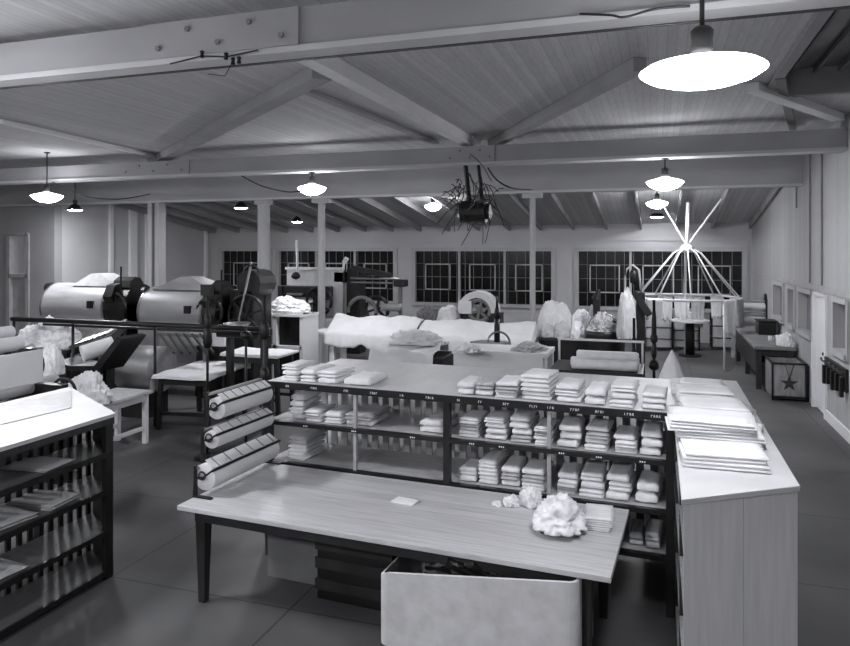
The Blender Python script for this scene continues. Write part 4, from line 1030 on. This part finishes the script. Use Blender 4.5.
# extractor tub (585-625)
Ye = 13.0; XE = lambda px: aty(px, 330, Ye).x; ZE = lambda py: aty(603, py, Ye).z
cx = XE(604); R_ = (XE(624) - XE(584)) / 2
t = thing('extractor_tub', 'round dark extractor tub with hoop handle, filled with wet cloth', 'extractor', (cx, Ye, 0))
obj('tub', B().lathe([(0, .002), (R_ * .75, .002), (R_ * .8, .5), (R_ * 1.0, ZE(333) - .02), (R_, ZE(330)), (R_ * .93, ZE(330)), (R_ * .9, ZE(333)), (0, ZE(335))], (cx, Ye, 0), 32), 'dark_paint', t, smooth=True)
obj('hoop', B().torus((cx, Ye, ZE(331)), R_ * .85, .022, 'y', 26, 8, 0, pi), 'steel', t)
obj('hoop', B().torus((cx + .1, Ye - .15, ZE(331)), R_ * .6, .018, 'y', 26, 8, 0, pi), 'iron', t)
obj('drive_head', B().box(cx - .2, cx - .08, Ye + .1, Ye + .2, ZE(330), ZE(300)).cyl((cx - .15, Ye + .15, ZE(300)), (cx - .1, Ye + .15, ZE(290)), .09, 10, .03), 'dark_paint', t)
obj('brace_rod', B().bar((XE(584), Ye, ZE(340)), (XE(592), Ye, ZE(305)), .03, .03), 'mid_paint', t)
o = obj('wet_laundry', heap((cx, Ye, ZE(334)), R_ * .72, R_ * .7, .38, 111, .25), 'linen_grey', origin=(cx, Ye, ZE(334))); tag(o, 'grey wet cloth heaped in the round extractor tub', 'laundry heap')
# dark upright press (632-660)
Yu = 12.6; XU = lambda px: aty(px, 330, Yu).x; ZU = lambda py: aty(640, py, Yu).z
t = thing('upright_press', 'tall black upright press with arched pipe left of the spoked rack', 'machine', (XU(640), Yu, 0))
obj('column', B().box(XU(636), XU(645), Yu, Yu + .2, .002, ZU(292)), 'dark_paint', t, bevel=.02)
obj('arched_pipe', B().tube([(XU(625), Yu, ZU(330)), (XU(625), Yu, ZU(278)), (XU(627), Yu, ZU(269)), (XU(633), Yu, ZU(265)), (XU(639), Yu, ZU(270)), (XU(641), Yu, ZU(292))], .02), 'mid_paint', t, smooth=True)
obj('head', B().lathe([(0, -.15), (.07, -.12), (.08, .05), (.04, .12), (0, .13)], (XU(634), Yu + .05, ZU(276)), 14), 'dark_paint', t, smooth=True)
obj('arm', B().bar((XU(634), Yu, ZU(292)), (XU(650), Yu - .05, ZU(315)), .09, .1), 'dark_paint', t)
obj('pedal_frame', B().box(XU(632), XU(648), Yu - .2, Yu + .2, .002, .12), 'iron', t)
o = obj('hanging_cloth', heap((XU(627), Yu - .15, ZU(338)), .15, .11, .85, 121, .14), 'linen_grey', smooth=True, origin=(XU(627), Yu - .15, ZU(338))); 
o.location = o.location; tag(o, 'pale cloth bundle heaped on a stool beside the black upright press', 'cloth')
st = thing('stool', 'dark stool under the pale cloth bundle beside upright press', 'stool', (XU(627), Yu - .15, 0))
obj('seat', B().cyl((XU(627), Yu - .15, ZU(338) - .04), (XU(627), Yu - .15, ZU(338) - .002), .16, 18), 'iron', st)
for k in range(3):
    a = 2.1 * k; obj('leg', B().bar((XU(627) + .1 * cos(a), Yu - .15 + .1 * sin(a), ZU(338) - .04), (XU(627) + .16 * cos(a), Yu - .15 + .16 * sin(a), .002), .03, .03), 'iron', st)
Yv = 8.9; xv = aty(652, 360, Yv).x
gauge_stand(654, 300, 0, 8.9, [(325, .03, .2), (338, .045, .06), (350, .035, .1), (365, .06, .06)], 'black fitting stand beside the roll table, before the spoked rack')
gauge_stand(634, 318, 0, 9.3, [(340, .03, .04), (352, .03, .05)], 'thin pale jointed stand left of black fitting stand')

# ================================================================== SPOKED DRYING RACK
Yk = 17.6; pk = aty(687, 248, Yk); cx = pk.x; zr = aty(690, 297.5, Yk).z; Rk = (aty(741, 297, Yk).x - aty(634, 297, Yk).x) / 2
t = thing('spoked_drying_rack', 'white conical spoked drying rack hanging before the right far window', 'drying rack', (cx, Yk, 0))
obj('centre_pole', B().cyl((cx, Yk, pk.z - .05), (cx + .02, Yk, zl(Yk) - .2), .05, 14, .04), 'trim_paint', t, smooth=True)
obj('hub', B().lathe([(0, -.12), (.12, -.1), (.16, 0), (.1, .08), (0, .1)], (cx, Yk, pk.z), 18), 'trim_paint', t, smooth=True)
obj('rim', B().torus((cx, Yk, zr), Rk, .026, 'z', 48, 8), 'trim_paint', t, smooth=True)
for k in range(10):
    a = 2 * pi * k / 10 + .35
    e_ = Vector((cx + Rk * cos(a), Yk + Rk * sin(a), zr)); s_ = Vector((cx + .1 * cos(a), Yk + .1 * sin(a), pk.z)); q_ = Vector((cx + .32 * cos(a), Yk + .32 * sin(a), pk.z - .12))
    obj('spoke', B().tube([s_, q_, e_], .017), 'trim_paint', t, smooth=True)
for dx, top_ in ((-.6, 214), (.75, 204)):
    obj('ceiling_stay', B().cyl((cx, Yk, pk.z + .05), (cx + dx, Yk, zl(Yk) - .14), .022, 8), 'trim_paint', t)
for a in (pi, -.9, pi / 2):
    x, y = cx + Rk * cos(a), Yk + Rk * sin(a) - (.0); obj('leg', B().cyl((x, y, .002), (x, y, zr), .025, 10), 'trim_paint', t, smooth=True)
# garments hanging on the rim: individual hanging cloths
kk = 0
for a in (pi * .62, pi * .72, pi * .84, pi * 1.06, pi * 1.18, pi * .52, pi * .42, pi * .3, pi * .16, pi * 1.3, pi * 1.75, pi * 1.86):
    x, y = cx + Rk * cos(a), Yk + Rk * sin(a); L = random.uniform(.55, .85); wdt = random.uniform(.3, .45)
    b = B(); nx_, nz_ = 10, 10; tx, ty = -sin(a), cos(a)
    g = [[b.bm.verts.new((x + tx * wdt * (i / nx_ - .5) * (1 - .25 * j / nz_) + cos(a) * (.04 * sin(i * 1.9 + a * 3) * (.3 + j / nz_) + .04), y + ty * wdt * (i / nx_ - .5) * (1 - .25 * j / nz_) + sin(a) * (.04 * sin(i * 1.9 + a * 3) * (.3 + j / nz_) + .04), zr + .02 - L * j / nz_ * (1 + .06 * sin(i * 1.3 + kk)))) for j in range(nz_ + 1)] for i in range(nx_ + 1)]
    for i in range(nx_):
        for j in range(nz_): b.bm.faces.new((g[i][j], g[i + 1][j], g[i + 1][j + 1], g[i][j + 1]))
    o = obj('hanging_cloth', b, ('linen', 'linen_grey')[kk % 5 == 1], smooth=True, origin=(x, y, zr)); thicken(o, .008)
    tag(o, 'damp cloth hanging from the rim of the white spoked rack', 'hanging cloth', 'cloths hung on the spoked rack'); kk += 1
# pedestal table below
t = thing('pedestal_table', 'white topped round table on dark pedestal under spoked rack', 'table', (cx, 18.7, 0))
pt = aty(690, 320, 18.7)
obj('tabletop', B().cyl((pt.x, 18.7, pt.z - .04), (pt.x, 18.7, pt.z), .46, 30), 'trim_paint', t); obj('pedestal', B().cyl((pt.x, 18.7, .04), (pt.x, 18.7, pt.z - .04), .11, 14), 'dark_paint', t, smooth=True)
obj('foot', B().cyl((pt.x, 18.7, .002), (pt.x, 18.7, .04), .28, 20), 'iron', t)
t.location.x = pt.x
for ch in t.children: ch.location.x -= (pt.x - cx)
# canvas hampers
def hamper(px0, px1, pyt, pyb, label, seed):
    p = atz((px0 + px1) / 2, pyb, 0); D = p.y / ray((px0 + px1) / 2, pyb).y; wd = (px1 - px0) * D / 700; z = aty((px0 + px1) / 2, pyt, p.y).z
    x, y = p.x, p.y + wd / 2
    t = thing('canvas_hamper', label, 'hamper', (x, y, 0))
    obj('hamper_body', B().prism(rrect(x - wd / 2, x + wd / 2, y - wd / 2, y + wd / 2, .08), .08, z), 'sheet', t)
    f_ = B()
    for i in (-1, 1):
        for j in (-1, 1): f_.box(x + i * (wd / 2 + .01) - .02, x + i * (wd / 2 + .01) + .02, y + j * (wd / 2 + .01) - .02, y + j * (wd / 2 + .01) + .02, .002, z + .04)
    for zz in (z * .35, z * .7, z):
        f_.box(x - wd / 2 - .02, x + wd / 2 + .02, y - wd / 2 - .02, y - wd / 2 - .004, zz - .012, zz + .012); f_.box(x - wd / 2 - .02, x + wd / 2 + .02, y + wd / 2 + .004, y + wd / 2 + .02, zz - .012, zz + .012)
        for q in (-1, 1): f_.box(x + q * (wd / 2 + .012) - .008, x + q * (wd / 2 + .012) + .008, y - wd / 2 - .02, y + wd / 2 + .02, zz - .012, zz + .012)
    obj('hamper_frame', f_, 'dark_paint', t)
    o = obj('laundry_heap', heap((x, y, z + .002), wd * .42, wd * .4, .28, seed, .2), 'linen', origin=(x, y, z)); tag(o, 'white laundry heaped in the ' + label, 'laundry heap')
hamper(646, 671, 318, 350, 'left canvas hamper under the spoked rack', 131)
hamper(713, 733, 316, 350, 'right canvas hamper beside the dark bench', 132)
hamper(674, 698, 322, 350, 'canvas hamper behind the dark table pedestal', 133)

# ================================================================== RIGHT SIDE
t = thing('work_bench', 'long dark work bench against the right wall', 'bench', (2.1, 16.4, 0))
obj('bench_top', B().box(1.76, 2.47, 14.6, 18.3, .76, .82), 'grey_paint', t, bevel=.006)
obj('side_panel', B().box(1.79, 1.82, 14.75, 18.2, .3, .76), 'dark_wood', t)
for x, y in ((1.84, 14.68), (2.38, 14.68), (1.84, 18.2), (2.38, 18.2), (1.84, 16.4)): obj('leg', B().box(x - .045, x + .045, y - .045, y + .045, .002, .76), 'dark_wood', t)
obj('apron', B().box(1.84, 2.4, 14.66, 14.69, .64, .76), 'dark_wood', t)
# mangle on bench
Yn = 18.75
XN = lambda px: aty(px, 310, Yn).x; ZN = lambda py: aty(752, py, Yn).z
t = thing('bench_mangle', 'small two roller mangle with black end frame behind the dark bench', 'mangle', (XN(752), Yn, 0))
for py, r_ in ((306.5, .09), (321, .11)):
    o = obj('roller', B().cyl((XN(735), Yn, ZN(py)), (XN(765), Yn, ZN(py)), r_, 24), 'sheet', t, smooth=True); autosmooth(o)
for py in (301, 312, 315): obj('cross_bar', B().cyl((XN(735), Yn - .05, ZN(py)), (XN(765), Yn - .05, ZN(py)), .018, 8), 'mid_paint', t)
obj('end_frame', B().box(XN(765), XN(770), Yn - .2, Yn + .25, .002, ZN(298)).cyl((XN(764.5), Yn, ZN(299)), (XN(770), Yn, ZN(299)), .14, 16), 'dark_paint', t)
obj('end_frame', B().box(XN(734) - .05, XN(735), Yn - .12, Yn + .15, .002, ZN(300)), 'mid_paint', t)
t = thing('black_box', 'black box standing on the rear of dark work bench', 'box', (2.25, 16.9, .82))
obj('box_body', B().box(2.08, 2.44, 16.6, 17.1, .821, 1.1), 'dark_paint', t, bevel=.02); obj('box_lid', B().box(2.06, 2.46, 16.58, 17.12, 1.101, 1.125), 'iron', t)
for i, (px, py, r_) in enumerate(((770, 339, .04), (778, 338, .05), (786, 337, .045))):
    p = atz(px, py + 2, .82); t = thing('metal_cup', '%s pale metal cup on the dark work bench' % ('left', 'middle', 'right')[i], 'cup', (p.x, p.y, .82))
    obj('cup_body', B().lathe([(0, .001), (r_ * .8, .001), (r_, .1), (r_ * .92, .1), (r_ * .75, .012), (0, .012)], (p.x, p.y, .82), 18), 'white_mark', t, smooth=True)
    obj('handle', B().torus((p.x + r_, p.y, .87), .025, .007, 'y', 14, 6), 'white_mark', t)
p = atz(782, 332, .82); folded(p.x, p.y, .822, .4, .3, .03, 'white folded cloth on the dark work bench behind the cups', None, .3, 1)
p = atz(796, 341, .82)
o = obj('white_rag', heap((min(p.x, 2.33), 14.85, .822), .15, .17, .24, 141, .25), 'linen', origin=(2.33, 14.85, .82)); tag(o, 'crumpled white rag on the front corner of dark work bench', 'rag')
# canvas bin with dark star
t = thing('star_bin', 'grey canvas bin with a dark star on its front by the right wall', 'bin', (2.2, 14.1, 0))
bx0, bx1, by0, by1, bz = 1.93, 2.47, 13.65, 14.5, .64
b = B(); Pn = [(bx0, by0), (bx1, by0), (bx1, by1), (bx0, by1)]; th = .025
b.box(bx0, bx1, by0, by0 + th, .06, bz); b.box(bx0, bx1, by1 - th, by1, .06, bz); b.box(bx0, bx0 + th, by0, by1, .06, bz); b.box(bx1 - th, bx1, by0, by1, .06, bz); b.box(bx0, bx1, by0, by1, .04, .07)
obj('bin_body', b, 'bin_boards', t)
f_ = B()
for x in (bx0 - .012, bx1 - .012):
    for y in (by0 - .012, by1 - .012): f_.box(x, x + .025, y, y + .025, .002, bz + .02)
f_.box(bx0 - .015, bx1 + .015, by0 - .014, by0 + .03, bz, bz + .03); f_.box(bx0 - .014, bx0 + .03, by0, by1, bz, bz + .03); f_.box(bx1 - .03, bx1 + .014, by0, by1, bz, bz + .03); f_.box(bx0 - .01, bx1 + .01, by0 - .012, by0, .04, .09)
obj('bin_frame', f_, 'dark_paint', t)
pts = []
sx, sz = 2.2, .31
for k in range(10):
    a = pi / 2 + 2 * pi * k / 10; r_ = .15 if k % 2 == 0 else .058; pts.append((sx + r_ * cos(a), sz + r_ * sin(a)))
vs_ = [(x, by0 - .004, z) for x, z in pts] + [(x, by0 + .001, z) for x, z in pts]
obj('star_mark', B().poly(vs_, [tuple(range(10))] + [tuple(range(10, 20))[::-1]] + [(i, (i + 1) % 10, 10 + (i + 1) % 10, 10 + i) for i in range(10)]), 'dark_wood', t)
obj('strap', B().bar((sx, by0 - .006, .42), (sx - .07, by0 - .006, bz), .03, .006).bar((sx, by0 - .006, .42), (sx + .07, by0 - .006, bz), .03, .006), 'dark_paint', t)
# coat hooks rack
ya_, yb_ = wx(849), wx(827); 
za_ = atx(838, 363, XW).z; zb_ = atx(838, 385, XW).z
t = thing('coat_rack', 'black board of hooks and switches on the right wall by the door', 'coat rack', (XW, (ya_ + yb_) / 2, zb_))
obj('board', B().box(XW - .04, XW - .001, ya_, yb_, zb_, za_), 'dark_paint', t, bevel=.01)
for i in range(5):
    y = ya_ + (yb_ - ya_) * (i + .5) / 5
    obj('hook', B().cyl((XW - .04, y, za_ - .08), (XW - .1, y, za_ - .05), .014, 8).cyl((XW - .1, y, za_ - .05), (XW - .11, y, za_), .016, 8), 'steel', t)
    obj('hanging_strap', B().box(XW - .09, XW - .045, y - .05, y + .04, zb_ - .08 + .04 * (i % 2), za_ - .12), 'dark_paint', t)
# conduits on the right wall
for i, (px, y0_, y1_) in enumerate(((797.5, 150, 208), (811, 150, 293), (823, 150, 298))):
    p = atx(px, 200, XW); zlo = atx(px, y1_, XW).z
    o = obj('wall_conduit', B().cyl((XW - .02, p.y, max(zlo, 2.08)), (XW - .02, p.y, min(4.5, zl(p.y)) - .05), .014, 8), 'grey_paint', origin=(XW, p.y, 2.1))
    tag(o, 'thin dark conduit %s the upper right wall' % ('short, furthest along', 'second along', 'nearest, running down')[i], 'conduit')
# hanging motor with tangled wires at central splice
pm = aty(474, 212, Y2 - .2); zb = z2_
t = thing('hanging_motor', 'dark motor with tangled wires hanging from the central beam splice', 'motor', (pm.x, Y2 - .2, pm.z))
obj('motor_body', B().cyl((pm.x - .2, Y2 - .2, pm.z), (pm.x + .2, Y2 - .2, pm.z), .18, 24).cyl((pm.x + .2, Y2 - .2, pm.z), (pm.x + .27, Y2 - .2, pm.z), .12, 16), 'dark_paint', t)
obj('motor_cap', B().lathe([(0, -.06), (.03, -.05), (.045, 0), (0, .01)], (pm.x - .205, Y2 - .25, pm.z - .06), 14, 'x'), 'white_mark', t)
obj('hanger', B().bar((pm.x - .1, Y2 - .1, pm.z + .15), (pm.x - .2, Y2 + .02, zb - .002), .06, .05).bar((pm.x + .12, Y2 - .1, pm.z + .15), (pm.x + .02, Y2 + .02, zb - .002), .04, .04), 'iron', t)
wb = B(); rnd = random.Random(5)
for i in range(60):
    a = rnd.uniform(-pi, 0) if i % 3 else rnd.uniform(0, pi); st = Vector((pm.x + rnd.uniform(-.3, .3), Y2 - .2 + rnd.uniform(-.2, .15), pm.z + rnd.uniform(0, .5)))
    pts = [st]; d = Vector((rnd.uniform(-1, 1) * .5, rnd.uniform(-.6, .3), rnd.uniform(-.6, .8)))
    for k in range(6): d += Vector((rnd.uniform(-.3, .3), rnd.uniform(-.3, .2), rnd.uniform(-.5, .3))); pts.append(pts[-1] + d * .07)
    wb.tube(pts, .007, 5)
obj('tangled_wires', wb, 'iron', t)
# cables
def cable(name, pts, r_, label, m='iron'):
    P_ = [Vector(p) for p in pts]; out = []
    for i in range(len(P_) - 1):
        p0_, p1_, p2_, p3_ = P_[max(i - 1, 0)], P_[i], P_[i + 1], P_[min(i + 2, len(P_) - 1)]
        for k in range(8):
            u = k / 8; out.append(.5 * ((2 * p1_) + (-p0_ + p2_) * u + (2 * p0_ - 5 * p1_ + 4 * p2_ - p3_) * u * u + (-p0_ + 3 * p1_ - 3 * p2_ + p3_) * u ** 3))
    out.append(P_[-1])
    o = obj(name, B().tube(out, r_, 6), m, origin=P_[0]); tag(o, label, 'cable')
Yc_ = Y2 + .5
cable('cable', [aty(488, 168, Y2 + .1), aty(497, 180, Yc_), aty(512, 188, Yc_ + .2), aty(531, 190, YH - .06)], .014, 'dark cable looping from the central splice to the thinnest column')
cable('cable', [aty(242, 176, Y2 + .1), aty(262, 186, Yc_), aty(290, 192, Y2 - .2), aty(310, 188, Y2 - .3)], .012, 'dark cable drooping to the lamp above the slim column')
cable('cable', [aty(52, 182, Y2 + .0), aty(85, 196, Y2 + .3), aty(120, 199, Y2 + .6), aty(150, 194, YH - .06)], .012, 'dark cable drooping along the beam at far left')
t = thing('wire_insulators', 'small porcelain insulators and wires under the nearest roof beam', 'insulator', aty(220, 60, Y1 - .06))
ib = B(); 
for px, py in ((202, 54), (226, 56), (233, 61), (239, 60)):
    p = aty(px, py, Y1 - .06); ib = B(); ib.lathe([(0, -.03), (.018, -.025), (.012, 0), (.018, .02), (0, .03)], p, 10); obj('insulator', ib, 'iron', t)
obj('wire', B().tube([aty(170, 64, Y1 - .06), aty(202, 56, Y1 - .06), aty(226, 57, Y1 - .06), aty(258, 50, Y1 - .06)], .006, 5).tube([aty(233, 61, Y1 - .06), aty(225, 76, Y1 - .06), aty(208, 74, Y1 - .06)], .003, 5), 'iron', t)
cable('cable', [aty(580, 14, Y1 - .05), aty(610, 15, Y1 - .1), aty(625, 17, Y1 - .12), aty(655, 9, Y1 - .08), aty(690, 6, Y1 - .05)], .008, 'thin cable along the near beam toward the largest lamp')
